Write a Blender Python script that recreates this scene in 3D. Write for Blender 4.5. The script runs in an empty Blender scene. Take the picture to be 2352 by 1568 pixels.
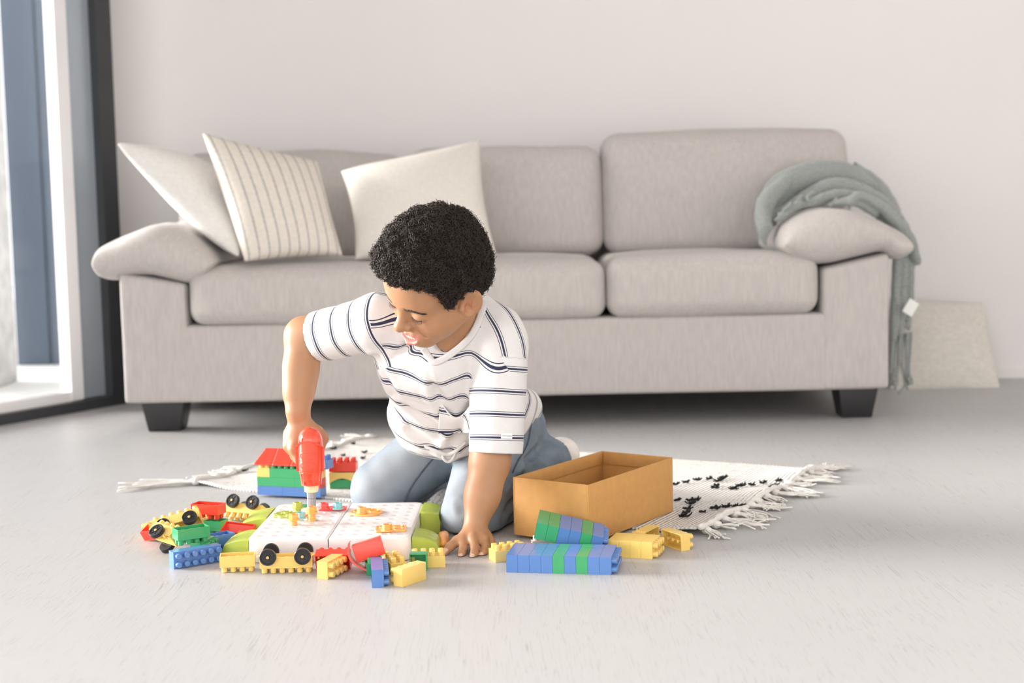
import bpy, bmesh, math, random
import numpy as np
import openvdb
from mathutils import Vector, Matrix

# ------------------------------------------------------------------ camera, light, exposure
sc = bpy.context.scene
COL = sc.collection
W, H = 2352, 1568
F = 50 / 36 * 2352
CAM_Z = 0.6
PITCH = math.atan(299 / F)
ROLL = 0.02
FWD = np.array([0, math.cos(PITCH), -math.sin(PITCH)])
_u0 = np.array([0, math.sin(PITCH), math.cos(PITCH)])
_r0 = np.array([1.0, 0, 0])
RIGHT = math.cos(ROLL) * _r0 - math.sin(ROLL) * _u0
UP = math.cos(ROLL) * _u0 + math.sin(ROLL) * _r0
CPOS = np.array([0, 0, CAM_Z])
cam = bpy.data.cameras.new('camera')
cam.lens = 50
cam.sensor_width = 36
cam.clip_start = 0.05
cam.dof.use_dof = True
cam.dof.focus_distance = 2.46
cam.dof.aperture_fstop = 3.6
cam_ob = bpy.data.objects.new('camera', cam)
COL.objects.link(cam_ob)
cam_ob.matrix_world = Matrix(((RIGHT[0], UP[0], -FWD[0], CPOS[0]), (RIGHT[1], UP[1], -FWD[1], CPOS[1]),
                              (RIGHT[2], UP[2], -FWD[2], CPOS[2]), (0, 0, 0, 1)))
sc.camera = cam_ob

world = bpy.data.worlds.new('world')
sc.world = world
world.use_nodes = True
wn = world.node_tree
bg = wn.nodes['Background']
bg.inputs['Color'].default_value = (1.0, 0.985, 0.975, 1)
bg.inputs['Strength'].default_value = 1.0

sun = bpy.data.lights.new('sun', 'SUN')
sun.energy = 3.3
sun.angle = math.radians(24)
sun.color = (1.0, 0.95, 0.89)
sun_ob = bpy.data.objects.new('sun', sun)
COL.objects.link(sun_ob)
sun_dir = Vector((0.92, -0.17, -0.22)).normalized()      # travels to the right, a little towards the camera
sun_ob.rotation_euler = sun_dir.to_track_quat('-Z', 'Y').to_euler()
sun_ob.location = (-3, 3, 3)

sc.view_settings.view_transform = 'Standard'
sc.view_settings.look = 'None'
sc.view_settings.gamma = 1
sc.view_settings.use_curve_mapping = False
sc.view_settings.exposure = 1.72
sc.cycles.use_denoising = True
sc.cycles.max_bounces = 8
sc.cycles.caustics_reflective = False
sc.cycles.caustics_refractive = False

rng = np.random.default_rng(7)
random.seed(7)


def ray(px, py):
    return FWD + RIGHT * ((px - W / 2) / F) - UP * ((py - H / 2) / F)


def at(px, py, Y):
    d = ray(px, py)
    return CPOS + d * (Y / d[1])


def fl(px, py, z=0.0):
    d = ray(px, py)
    return CPOS + d * ((z - CAM_Z) / d[2])


V3 = lambda *a: np.array(a, float)


def nrm(v):
    v = np.asarray(v, float)
    return v / max(np.linalg.norm(v), 1e-12)


# ------------------------------------------------------------------ materials
def mat(name, col, rough=0.6, noise=0.0, nscale=20.0, bump=0.0, bscale=60.0, sss=0.0, metal=0.0, coat=0.0, spec=0.5,
        stretch=(1, 1, 1), sheen=0.0, trans=0.0):
    m = bpy.data.materials.new(name)
    m.use_nodes = True
    nt = m.node_tree
    b = nt.nodes['Principled BSDF']
    b.inputs['Roughness'].default_value = rough
    b.inputs['Metallic'].default_value = metal
    b.inputs['Specular IOR Level'].default_value = spec
    if sss:
        b.inputs['Subsurface Weight'].default_value = sss
        b.inputs['Subsurface Radius'].default_value = (1.0, 0.45, 0.25)
        b.inputs['Subsurface Scale'].default_value = 0.006
    if coat:
        b.inputs['Coat Weight'].default_value = coat
        b.inputs['Coat Roughness'].default_value = 0.08
    if sheen:
        b.inputs['Sheen Weight'].default_value = sheen
    tc = nt.nodes.new('ShaderNodeTexCoord')
    mp = nt.nodes.new('ShaderNodeMapping')
    mp.inputs['Scale'].default_value = stretch
    nt.links.new(tc.outputs['Object'], mp.inputs['Vector'])
    nz = nt.nodes.new('ShaderNodeTexNoise')
    nz.inputs['Scale'].default_value = nscale
    nz.inputs['Detail'].default_value = 4
    nt.links.new(mp.outputs[0], nz.inputs['Vector'])
    rp = nt.nodes.new('ShaderNodeMapRange')
    rp.inputs['From Min'].default_value = 0.25
    rp.inputs['From Max'].default_value = 0.75
    rp.inputs['To Min'].default_value = 1 - noise
    rp.inputs['To Max'].default_value = 1 + noise
    nt.links.new(nz.outputs['Fac'], rp.inputs['Value'])
    mx = nt.nodes.new('ShaderNodeVectorMath')
    mx.operation = 'SCALE'
    mx.inputs[0].default_value = col
    nt.links.new(rp.outputs[0], mx.inputs['Scale'])
    nt.links.new(mx.outputs[0], b.inputs['Base Color'])
    if bump:
        n2 = nt.nodes.new('ShaderNodeTexNoise')
        n2.inputs['Scale'].default_value = bscale
        n2.inputs['Detail'].default_value = 3
        nt.links.new(mp.outputs[0], n2.inputs['Vector'])
        bp = nt.nodes.new('ShaderNodeBump')
        bp.inputs['Strength'].default_value = bump
        bp.inputs['Distance'].default_value = 0.002
        nt.links.new(n2.outputs['Fac'], bp.inputs['Height'])
        nt.links.new(bp.outputs[0], b.inputs['Normal'])
    m['base'] = mx.name
    return m


def N(nt, t, **kw):
    n = nt.nodes.new(t)
    for k, v in kw.items():
        setattr(n, k, v)
    return n


def math_n(nt, op, a, b=None, c=None):
    n = nt.nodes.new('ShaderNodeMath')
    n.operation = op
    for i, v in enumerate((a, b, c)):
        if v is None:
            continue
        if isinstance(v, (int, float)):
            n.inputs[i].default_value = v
        else:
            nt.links.new(v, n.inputs[i])
    return n.outputs[0]


def basecol(m):
    """output socket that now feeds Base Color, and the BSDF"""
    nt = m.node_tree
    b = nt.nodes['Principled BSDF']
    return nt, b, b.inputs['Base Color'].links[0].from_socket


def mixcol(nt, fac, a, b):
    n = nt.nodes.new('ShaderNodeMix')
    n.data_type = 'RGBA'
    if isinstance(fac, (int, float)):
        n.inputs[0].default_value = fac
    else:
        nt.links.new(fac, n.inputs[0])
    for s, v in ((6, a), (7, b)):
        if isinstance(v, tuple):
            n.inputs[s].default_value = v if len(v) == 4 else v + (1,)
        else:
            nt.links.new(v, n.inputs[s])
    return n.outputs[2]


M = {}
M['wall'] = mat('wall_paint', (0.80, 0.775, 0.765), 0.9, 0.012, 3, 0.05, 150)
M['wall_side'] = mat('side_wall_paint', (0.80, 0.775, 0.755), 0.9, 0.01, 3)
M['ceiling'] = mat('ceiling_paint', (0.82, 0.80, 0.79), 0.9, 0.01, 3)
M['black_metal'] = mat('black_window_frame', (0.035, 0.037, 0.04), 0.4, 0.1, 8)
M['satin'] = mat('satin_blue_grey_metal', (0.42, 0.47, 0.52), 0.3, 0.05, 4, metal=0.35)
M['white_metal'] = mat('white_glazing_bead', (0.80, 0.79, 0.80), 0.4, 0.03, 6)
M['concrete'] = mat('pale_concrete', (0.33, 0.32, 0.305), 0.9, 0.25, 14, 0.5, 60)
M['cladding'] = mat('blue_grey_cladding', (0.125, 0.155, 0.205), 0.6, 0.15, 1.5, spec=0.2, stretch=(3, 3, .3))
M['terrace'] = mat('terrace_paving', (0.5, 0.49, 0.47), 0.9, 0.1, 5)
M['sofa'] = mat('beige_woven_upholstery', (0.50, 0.465, 0.445), 0.95, 0.10, 130, 0.35, 420, stretch=(1, 1, .16), sheen=0.15)
M['sofa_leg'] = mat('black_sofa_leg', (0.022, 0.022, 0.023), 0.45, 0.1, 10)
M['linen_white'] = mat('white_linen', (0.74, 0.72, 0.69), 0.95, 0.06, 90, 0.35, 300, sheen=0.1)
M['linen_cream'] = mat('cream_cotton', (0.70, 0.665, 0.61), 0.95, 0.05, 90, 0.35, 260)
M['blanket'] = mat('grey_wool', (0.30, 0.325, 0.305), 1.0, 0.28, 240, 0.8, 300, sheen=0.4)
M['paper'] = mat('white_paper_tag', (0.85, 0.85, 0.83), 0.8, 0.02, 10)
M['weave'] = mat('beige_woven_cover', (0.66, 0.63, 0.575), 0.95, 0.10, 60, 0.6, 130, stretch=(1, 1, 2))
M['rug_yarn'] = mat('off_white_yarn', (0.74, 0.715, 0.67), 1.0, 0.1, 60, 0.4, 300)
M['tuft'] = mat('black_yarn', (0.012, 0.013, 0.014), 1.0, 0.2, 60)
M['card'] = mat('kraft_cardboard', (0.56, 0.29, 0.085), 0.75, 0.06, 60, 0.15, 300)
M['yellow'] = mat('yellow_plastic', (0.86, 0.60, 0.17), 0.32, 0.02, 30, sss=0.12, coat=0.15)
M['blue'] = mat('blue_plastic', (0.10, 0.225, 0.53), 0.25, 0.03, 30, coat=0.25)
M['green'] = mat('green_plastic', (0.05, 0.37, 0.14), 0.25, 0.03, 30, coat=0.25)
M['red'] = mat('red_plastic', (0.80, 0.055, 0.028), 0.3, 0.03, 30, coat=0.2)
M['lime'] = mat('lime_plastic', (0.44, 0.53, 0.08), 0.35, 0.03, 30, coat=0.1)
M['orange'] = mat('orange_plastic', (0.92, 0.40, 0.09), 0.3, 0.03, 30, sss=0.1, coat=0.2)
M['teal'] = mat('teal_plastic', (0.22, 0.58, 0.62), 0.3, 0.03, 30, coat=0.2)
M['pink_red'] = mat('bright_red_plastic', (0.86, 0.09, 0.08), 0.3, 0.03, 30, coat=0.2)
M['white_plastic'] = mat('white_plastic', (0.84, 0.80, 0.79), 0.3, 0.01, 20, sss=0.1, coat=0.15)
M['black_plastic'] = mat('black_plastic', (0.012, 0.012, 0.013), 0.35, 0.1, 30)
M['hub'] = mat('brass_yellow_pin', (0.72, 0.48, 0.16), 0.3, 0.05, 30)
M['grey_metal'] = mat('grey_bit', (0.34, 0.34, 0.36), 0.35, 0.05, 20, metal=0.4)
M['cream_plastic'] = mat('cream_plastic', (0.86, 0.72, 0.42), 0.35, 0.02, 20)
M['drill_red'] = mat('glossy_red_plastic', (0.78, 0.075, 0.035), 0.16, 0.02, 20, coat=0.5)
M['brow'] = mat('brow_hair', (0.035, 0.02, 0.014), 0.7, 0.2, 60)
M['teeth'] = mat('teeth', (0.85, 0.82, 0.76), 0.3, 0.02, 30)
M['sock'] = mat('white_sock', (0.76, 0.72, 0.69), 0.95, 0.06, 80, 0.4, 300)
M['tag_ink'] = mat('dark_ink', (0.03, 0.03, 0.04), 0.8, 0.05, 30)
M['stitch'] = mat('denim_stitching', (0.075, 0.10, 0.13), 0.9, 0.2, 60)


def glass_mat():
    m = bpy.data.materials.new('window_glass')
    m.use_nodes = True
    nt = m.node_tree
    nt.nodes.remove(nt.nodes['Principled BSDF'])
    out = nt.nodes['Material Output']
    tr = N(nt, 'ShaderNodeBsdfTransparent')
    tr.inputs['Color'].default_value = (0.95, 0.96, 0.97, 1)
    gl = N(nt, 'ShaderNodeBsdfGlossy')
    gl.inputs['Roughness'].default_value = 0.02
    fr = N(nt, 'ShaderNodeFresnel')
    fr.inputs['IOR'].default_value = 1.28
    mx = N(nt, 'ShaderNodeMixShader')
    nt.links.new(fr.outputs[0], mx.inputs[0])
    nt.links.new(tr.outputs[0], mx.inputs[1])
    nt.links.new(gl.outputs[0], mx.inputs[2])
    nt.links.new(mx.outputs[0], out.inputs['Surface'])
    return m


M['glass'] = glass_mat()


def floor_mat():
    m = mat('whitewashed_wood', (0.485, 0.48, 0.48), 0.42, 0.02, 2, 0.0)
    nt, b, base = basecol(m)
    tc = N(nt, 'ShaderNodeTexCoord')
    mp = N(nt, 'ShaderNodeMapping')
    mp.inputs['Scale'].default_value = (360, 12, 1)
    nt.links.new(tc.outputs['Object'], mp.inputs['Vector'])
    # slow warp so that the grain wanders and closes into cathedral figures
    wz = N(nt, 'ShaderNodeTexNoise')
    wz.inputs['Scale'].default_value = 3.2
    wz.inputs['Detail'].default_value = 2
    nt.links.new(tc.outputs['Object'], wz.inputs['Vector'])
    ws = N(nt, 'ShaderNodeVectorMath', operation='SCALE')
    ws.inputs['Scale'].default_value = 9.0
    nt.links.new(wz.outputs['Color'], ws.inputs[0])
    wa = N(nt, 'ShaderNodeVectorMath', operation='ADD')
    nt.links.new(mp.outputs[0], wa.inputs[0])
    nt.links.new(ws.outputs[0], wa.inputs[1])
    gz = N(nt, 'ShaderNodeTexNoise')
    gz.inputs['Scale'].default_value = 1.0
    gz.inputs['Detail'].default_value = 5
    gz.inputs['Roughness'].default_value = 0.65
    nt.links.new(wa.outputs[0], gz.inputs['Vector'])
    g = N(nt, 'ShaderNodeMapRange')
    g.inputs['From Min'].default_value = 0.53
    g.inputs['From Max'].default_value = 0.74
    nt.links.new(gz.outputs['Fac'], g.inputs['Value'])
    # larger blotches of open grain
    bz = N(nt, 'ShaderNodeTexNoise')
    bz.inputs['Scale'].default_value = 5.0
    nt.links.new(tc.outputs['Object'], bz.inputs['Vector'])
    bm_ = N(nt, 'ShaderNodeMapRange')
    bm_.inputs['From Min'].default_value = 0.35
    bm_.inputs['From Max'].default_value = 0.7
    bm_.inputs['To Min'].default_value = 0.25
    bm_.inputs['To Max'].default_value = 0.9
    nt.links.new(bz.outputs['Fac'], bm_.inputs['Value'])
    f1 = math_n(nt, 'MULTIPLY', g.outputs[0], bm_.outputs[0])
    f1 = math_n(nt, 'MULTIPLY', f1, 1.0)
    c1 = mixcol(nt, f1, base, (0.26, 0.245, 0.24))
    # plank joints
    bt = N(nt, 'ShaderNodeTexBrick')
    bt.inputs['Color1'].default_value = (0, 0, 0, 1)
    bt.inputs['Color2'].default_value = (0, 0, 0, 1)
    bt.inputs['Mortar'].default_value = (1, 1, 1, 1)
    bt.inputs['Scale'].default_value = 1
    bt.inputs['Mortar Size'].default_value = 0.0012
    bt.inputs['Mortar Smooth'].default_value = 0.4
    bt.inputs['Brick Width'].default_value = 1.25
    bt.inputs['Row Height'].default_value = 0.192
    mr = N(nt, 'ShaderNodeMapping')
    mr.inputs['Rotation'].default_value = (0, 0, math.radians(90))
    mr.inputs['Location'].default_value = (0.31, 0.07, 0)
    nt.links.new(tc.outputs['Object'], mr.inputs['Vector'])
    nt.links.new(mr.outputs[0], bt.inputs['Vector'])
    f2 = math_n(nt, 'MULTIPLY', bt.outputs['Color'], 0.14)
    c2 = mixcol(nt, f2, c1, (0.42, 0.40, 0.39))
    nt.links.new(c2, b.inputs['Base Color'])
    bp = N(nt, 'ShaderNodeBump')
    bp.inputs['Strength'].default_value = 0.12
    bp.inputs['Distance'].default_value = 0.001
    nt.links.new(gz.outputs['Fac'], bp.inputs['Height'])
    nt.links.new(bp.outputs[0], b.inputs['Normal'])
    return m


M['floor'] = floor_mat()


def rug_mat():
    m = mat('ribbed_cotton_weave', (0.74, 0.715, 0.68), 1.0, 0.05, 40, 0.0)
    nt, b, base = basecol(m)
    tc = N(nt, 'ShaderNodeTexCoord')
    sp = N(nt, 'ShaderNodeSeparateXYZ')
    nt.links.new(tc.outputs['Object'], sp.inputs[0])
    w = math_n(nt, 'MULTIPLY', sp.outputs[0], 2 * math.pi / 0.0085)
    s = math_n(nt, 'SINE', w)
    nz = N(nt, 'ShaderNodeTexNoise')
    nz.inputs['Scale'].default_value = 260
    nt.links.new(tc.outputs['Object'], nz.inputs['Vector'])
    hh = math_n(nt, 'ADD', s, nz.outputs['Fac'])
    bp = N(nt, 'ShaderNodeBump')
    bp.inputs['Strength'].default_value = 0.7
    bp.inputs['Distance'].default_value = 0.002
    nt.links.new(hh, bp.inputs['Height'])
    nt.links.new(bp.outputs[0], b.inputs['Normal'])
    # broken dark weft lines: thin bands across x, broken along y, grouped
    mp = N(nt, 'ShaderNodeMapping')
    mp.inputs['Scale'].default_value = (60, 130, 1)
    nt.links.new(tc.outputs['Object'], mp.inputs['Vector'])
    n2 = N(nt, 'ShaderNodeTexNoise')
    n2.inputs['Scale'].default_value = 1
    nt.links.new(mp.outputs[0], n2.inputs['Vector'])
    n3 = N(nt, 'ShaderNodeTexNoise')
    n3.inputs['Scale'].default_value = 5
    nt.links.new(tc.outputs['Object'], n3.inputs['Vector'])
    lo = math_n(nt, 'LESS_THAN', s, -0.75)
    d = math_n(nt, 'GREATER_THAN', n2.outputs['Fac'], 0.55)
    gr = math_n(nt, 'GREATER_THAN', n3.outputs['Fac'], 0.5)
    fac = math_n(nt, 'MULTIPLY', math_n(nt, 'MULTIPLY', lo, d), math_n(nt, 'MULTIPLY', gr, 0.75))
    c = mixcol(nt, fac, base, (0.07, 0.07, 0.07))
    nt.links.new(c, b.inputs['Base Color'])
    return m


M['rug'] = rug_mat()


def stripe_pillow_mat():
    m = mat('cream_stripe_cotton', (0.68, 0.63, 0.56), 0.95, 0.06, 90, 0.35, 220)
    nt, b, base = basecol(m)
    at_ = N(nt, 'ShaderNodeAttribute', attribute_name='u')
    nz = N(nt, 'ShaderNodeTexNoise')
    nz.inputs['Scale'].default_value = 70
    u = math_n(nt, 'MULTIPLY_ADD', nz.outputs['Fac'], 0.02, at_.outputs['Fac'])
    fr = math_n(nt, 'FRACT', math_n(nt, 'MULTIPLY', u, 10.0))
    dd = math_n(nt, 'ABSOLUTE', math_n(nt, 'SUBTRACT', fr, 0.5))
    ln = math_n(nt, 'LESS_THAN', dd, 0.085)
    fac = math_n(nt, 'MULTIPLY', ln, 0.62)
    nt.links.new(mixcol(nt, fac, base, (0.22, 0.22, 0.235)), b.inputs['Base Color'])
    return m


M['stripe_pillow'] = stripe_pillow_mat()


def shirt_mat():
    m = mat('white_jersey', (0.71, 0.69, 0.68), 0.9, 0.03, 60, 0.2, 500, sheen=0.1)
    nt, b, base = basecol(m)
    a = N(nt, 'ShaderNodeAttribute', attribute_name='stripe_body')
    s = N(nt, 'ShaderNodeAttribute', attribute_name='stripe_sleeve')
    k = N(nt, 'ShaderNodeAttribute', attribute_name='sleeve')
    kk = math_n(nt, 'GREATER_THAN', k.outputs['Fac'], 0.5)
    df = math_n(nt, 'SUBTRACT', s.outputs['Fac'], a.outputs['Fac'])
    u = math_n(nt, 'MULTIPLY_ADD', df, kk, a.outputs['Fac'])
    sp = 0.0415
    fr = math_n(nt, 'FRACT', math_n(nt, 'DIVIDE', u, sp))
    d = math_n(nt, 'MULTIPLY', math_n(nt, 'ABSOLUTE', math_n(nt, 'SUBTRACT', fr, 0.5)), sp)
    thick = math_n(nt, 'LESS_THAN', d, 0.0018)
    t1 = math_n(nt, 'GREATER_THAN', d, 0.0040)
    t2 = math_n(nt, 'LESS_THAN', d, 0.0051)
    thin = math_n(nt, 'MULTIPLY', t1, t2)
    plain = N(nt, 'ShaderNodeAttribute', attribute_name='plain')
    pl = math_n(nt, 'LESS_THAN', plain.outputs['Fac'], 0.5)
    f = math_n(nt, 'MULTIPLY', math_n(nt, 'MAXIMUM', thick, thin), pl)
    nt.links.new(mixcol(nt, f, base, (0.022, 0.028, 0.065)), b.inputs['Base Color'])
    return m


M['shirt'] = shirt_mat()


def skin_mat():
    m = mat('warm_brown_skin', (0.42, 0.215, 0.11), 0.48, 0.05, 40, 0.12, 500, sss=0.12)
    nt, b, base = basecol(m)
    a = N(nt, 'ShaderNodeAttribute', attribute_name='lip')
    c = mixcol(nt, a.outputs['Fac'], base, (0.60, 0.225, 0.185))
    e = N(nt, 'ShaderNodeAttribute', attribute_name='blush')
    c = mixcol(nt, e.outputs['Fac'], c, (0.55, 0.235, 0.135))
    g = N(nt, 'ShaderNodeAttribute', attribute_name='nail')
    c = mixcol(nt, g.outputs['Fac'], c, (0.70, 0.45, 0.35))
    nt.links.new(c, b.inputs['Base Color'])
    return m


M['skin'] = skin_mat()


def denim_mat():
    m = mat('washed_denim', (0.155, 0.195, 0.24), 0.9, 0.22, 38, 0.25, 900, stretch=(1, 1, 1))
    nt, b, base = basecol(m)
    a = N(nt, 'ShaderNodeAttribute', attribute_name='wash')
    c = mixcol(nt, a.outputs['Fac'], base, (0.44, 0.47, 0.50))
    s = N(nt, 'ShaderNodeAttribute', attribute_name='seam')
    c = mixcol(nt, s.outputs['Fac'], c, (0.07, 0.10, 0.14))
    nt.links.new(c, b.inputs['Base Color'])
    return m


M['denim'] = denim_mat()


def hair_mat():
    m = mat('dark_brown_curls', (0.012, 0.009, 0.007), 0.75, 0.35, 60, spec=0.15)
    return m


M['hair'] = hair_mat()


def curl_mat():
    m = mat('dark_brown_curl_strands', (0.026, 0.017, 0.011), 0.42, 0.4, 50, spec=0.5)
    nt = m.node_tree
    b = nt.nodes['Principled BSDF']
    tl = N(nt, 'ShaderNodeBsdfTranslucent')
    tl.inputs['Color'].default_value = (0.50, 0.30, 0.15, 1)
    mx = N(nt, 'ShaderNodeMixShader')
    mx.inputs[0].default_value = 0.16
    nt.links.new(b.outputs[0], mx.inputs[1])
    nt.links.new(tl.outputs[0], mx.inputs[2])
    nt.links.new(mx.outputs[0], nt.nodes['Material Output'].inputs['Surface'])
    return m


M['curl'] = curl_mat()


# ------------------------------------------------------------------ object helpers
def link(name, me, parent=None):
    o = bpy.data.objects.new(name, me)
    COL.objects.link(o)
    if parent is not None:
        o.parent = parent
    return o


def mesh(name, verts, faces, m, parent=None, smooth=True, angle=None):
    me = bpy.data.meshes.new(name)
    me.from_pydata([tuple(map(float, v)) for v in verts], [], [tuple(map(int, f)) for f in faces])
    me.materials.append(m)
    if smooth:
        me.polygons.foreach_set('use_smooth', [True] * len(me.polygons))
    if angle:
        me.set_sharp_from_angle(angle=math.radians(angle))
    me.update()
    return link(name, me, parent)


def from_bm(name, bm, m, parent=None, smooth=False, angle=40):
    me = bpy.data.meshes.new(name)
    bmesh.ops.recalc_face_normals(bm, faces=bm.faces)
    bm.to_mesh(me)
    bm.free()
    me.materials.append(m)
    if smooth:
        me.polygons.foreach_set('use_smooth', [True] * len(me.polygons))
        me.set_sharp_from_angle(angle=math.radians(angle))
    return link(name, me, parent)


def empty(name, loc=(0, 0, 0)):
    o = bpy.data.objects.new(name, None)
    o.empty_display_size = 0.02
    COL.objects.link(o)
    o.location = tuple(map(float, loc))
    return o


def tag(o, label, cat, group=None, kind=None):
    o['label'] = label
    o['category'] = cat
    if group:
        o['group'] = group
    if kind:
        o['kind'] = kind
    return o


def struct(o):
    o['kind'] = 'structure'
    return o


def bm_box(bm, lo, hi, bev=0.0, seg=2):
    lo, hi = np.array(lo, float), np.array(hi, float)
    r = bmesh.ops.create_cube(bm, size=1)
    vs = r['verts']
    c, s = (lo + hi) / 2, hi - lo
    for v in vs:
        v.co = Vector(c) + Vector((v.co.x * s[0], v.co.y * s[1], v.co.z * s[2]))
    if bev:
        es = list({e for v in vs for e in v.link_edges})
        bmesh.ops.bevel(bm, geom=es, offset=bev, segments=seg, affect='EDGES', profile=0.5)
    return vs


def bm_cyl(bm, c, axis, r, h, seg=20, r2=None, cap=True):
    """cylinder from c along axis by h"""
    axis = Vector(axis).normalized()
    q = axis.to_track_quat('Z', 'Y').to_matrix().to_4x4()
    mtx = Matrix.Translation(Vector(c)) @ q @ Matrix.Translation((0, 0, h / 2))
    return bmesh.ops.create_cone(bm, cap_ends=cap, segments=seg, radius1=r, radius2=r if r2 is None else r2, depth=h, matrix=mtx)['verts']


def box(name, lo, hi, m, parent=None, bev=0.0, seg=2):
    bm = bmesh.new()
    bm_box(bm, lo, hi, bev, seg)
    return from_bm(name, bm, m, parent, smooth=bev > 0, angle=50)


def tube_geo(pts, r, seg=8, cap=True):
    """verts and faces of a tube along pts; r scalar or per point"""
    pts = np.asarray(pts, float)
    n = len(pts)
    rr = np.full(n, r) if np.isscalar(r) else np.asarray(r, float)
    t = np.gradient(pts, axis=0)
    t /= np.linalg.norm(t, axis=1)[:, None] + 1e-12
    ref = np.array([0, 0, 1.0]) if abs(t[0][2]) < 0.9 else np.array([1.0, 0, 0])
    a = nrm(np.cross(t[0], ref))
    vs = []
    for i in range(n):
        a = nrm(a - t[i] * (a @ t[i]))
        b = np.cross(t[i], a)
        for k in range(seg):
            th = 2 * math.pi * k / seg
            vs.append(pts[i] + rr[i] * (math.cos(th) * a + math.sin(th) * b))
    fs = [(i * seg + k, i * seg + (k + 1) % seg, (i + 1) * seg + (k + 1) % seg, (i + 1) * seg + k) for i in range(n - 1) for k in range(seg)]
    if cap:
        fs.append(tuple(range(seg))[::-1])
        fs.append(tuple((n - 1) * seg + k for k in range(seg)))
    return vs, fs


class Geo:
    def __init__(s):
        s.v, s.f = [], []

    def add(s, vf):
        b = len(s.v)
        s.v.extend(vf[0])
        s.f.extend(tuple(i + b for i in f) for f in vf[1])

    def build(s, name, m, parent=None, smooth=True, angle=None):
        return mesh(name, s.v, s.f, m, parent, smooth, angle)


def spline(ctrl, n):
    """Catmull-Rom through ctrl"""
    c = np.asarray(ctrl, float)
    c = np.vstack([2 * c[0] - c[1], c, 2 * c[-1] - c[-2]])
    m = len(c) - 3
    out = []
    for j in range(n):
        u = j / (n - 1) * m
        i = min(int(u), m - 1)
        t = u - i
        p0, p1, p2, p3 = c[i], c[i + 1], c[i + 2], c[i + 3]
        out.append(0.5 * (2 * p1 + (p2 - p0) * t + (2 * p0 - 5 * p1 + 4 * p2 - p3) * t * t + (3 * p1 - p0 - 3 * p2 + p3) * t ** 3))
    return np.array(out)


def wnoise(p, freq, seed=0, n=7):
    """smooth pseudo noise (sum of sines) for point arrays (...,3)"""
    r = np.random.default_rng(seed)
    p = np.asarray(p, float)
    out = 0
    for _ in range(n):
        d = r.normal(size=3)
        d /= np.linalg.norm(d)
        out = out + np.sin((p @ d) * freq * r.uniform(0.6, 1.6) + r.uniform(0, 6.28))
    return out / n * 1.4


# ------------------------------------------------------------------ signed distance fields -> mesh
class Field:
    def __init__(s, lo, hi, h):
        s.h = h
        s.lo = np.array(lo, float)
        s.n = np.ceil((np.array(hi) - s.lo) / h).astype(int) + 1
        s.a = np.full(tuple(s.n), 0.5, np.float32)

    def _blk(s, lo, hi):
        i0 = np.clip(np.floor((np.array(lo) - s.lo) / s.h).astype(int), 0, s.n)
        i1 = np.clip(np.ceil((np.array(hi) - s.lo) / s.h).astype(int) + 1, 0, s.n)
        if np.any(i1 <= i0):
            return None
        sl = tuple(slice(a, b) for a, b in zip(i0, i1))
        ax = [(s.lo[k] + s.h * np.arange(i0[k], i1[k])).astype(np.float32) for k in range(3)]
        return sl, ax[0][:, None, None], ax[1][None, :, None], ax[2][None, None, :]

    def op(s, prim, k, mode):
        fn, lo, hi = prim
        mg = k + 4 * s.h + (0.01 if mode == 'add' else 0)
        b = s._blk(np.array(lo) - mg, np.array(hi) + mg)
        if b is None:
            return
        sl, X, Y, Z = b
        d = fn(X, Y, Z).astype(np.float32)
        a = s.a[sl]
        if mode == 'add':
            if k > 0:
                hh = np.maximum(k - np.abs(a - d), 0) / k
                s.a[sl] = np.minimum(a, d) - hh * hh * k * 0.25
            else:
                s.a[sl] = np.minimum(a, d)
        elif mode == 'sub':
            d = -d
            if k > 0:
                hh = np.maximum(k - np.abs(a - d), 0) / k
                s.a[sl] = np.maximum(a, d) + hh * hh * k * 0.25
            else:
                s.a[sl] = np.maximum(a, d)

    def add(s, prim, k=0.0):
        s.op(prim, k, 'add')

    def sub(s, prim, k=0.0):
        s.op(prim, k, 'sub')

    def cut(s, p, n, lo=None, hi=None, k=0.0):
        """keep the side against n, inside the box lo..hi"""
        b = s._blk(s.lo if lo is None else lo, s.lo + s.h * s.n if hi is None else hi)
        if b is None:
            return
        sl, X, Y, Z = b
        n = nrm(n)
        d = ((X - p[0]) * n[0] + (Y - p[1]) * n[1] + (Z - p[2]) * n[2]).astype(np.float32)
        s.a[sl] = np.maximum(s.a[sl], d)

    def warp(s, fn, band=0.03):
        m = np.abs(s.a) < band
        idx = np.argwhere(m)
        s.a[m] += fn(s.lo + idx * s.h).astype(np.float32)

    def mesh(s):
        bw = 4 * s.h
        g = openvdb.FloatGrid(bw)
        arr = np.clip(s.a, -bw, bw)
        g.copyFromArray(arr)
        pts, quads = g.convertToQuads(isovalue=0.0)
        pts = np.array(pts) * s.h + s.lo
        quads = np.array(quads)
        # outward faces
        a, b_, c = pts[quads[:, 0]], pts[quads[:, 1]], pts[quads[:, 2]]
        vol = np.einsum('ij,ij->', a, np.cross(b_, c))
        if vol < 0:
            quads = quads[:, ::-1]
        return pts, quads


def rc(a, b, ra, rb):
    a, b = np.array(a, float), np.array(b, float)
    ab = b - a
    L2 = max(ab @ ab, 1e-12)

    def fn(X, Y, Z):
        x, y, z = X - a[0], Y - a[1], Z - a[2]
        t = np.clip((x * ab[0] + y * ab[1] + z * ab[2]) / L2, 0, 1)
        return np.sqrt((x - t * ab[0]) ** 2 + (y - t * ab[1]) ** 2 + (z - t * ab[2]) ** 2) - (ra + (rb - ra) * t)
    r = max(ra, rb)
    return fn, np.minimum(a, b) - r, np.maximum(a, b) + r


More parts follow.
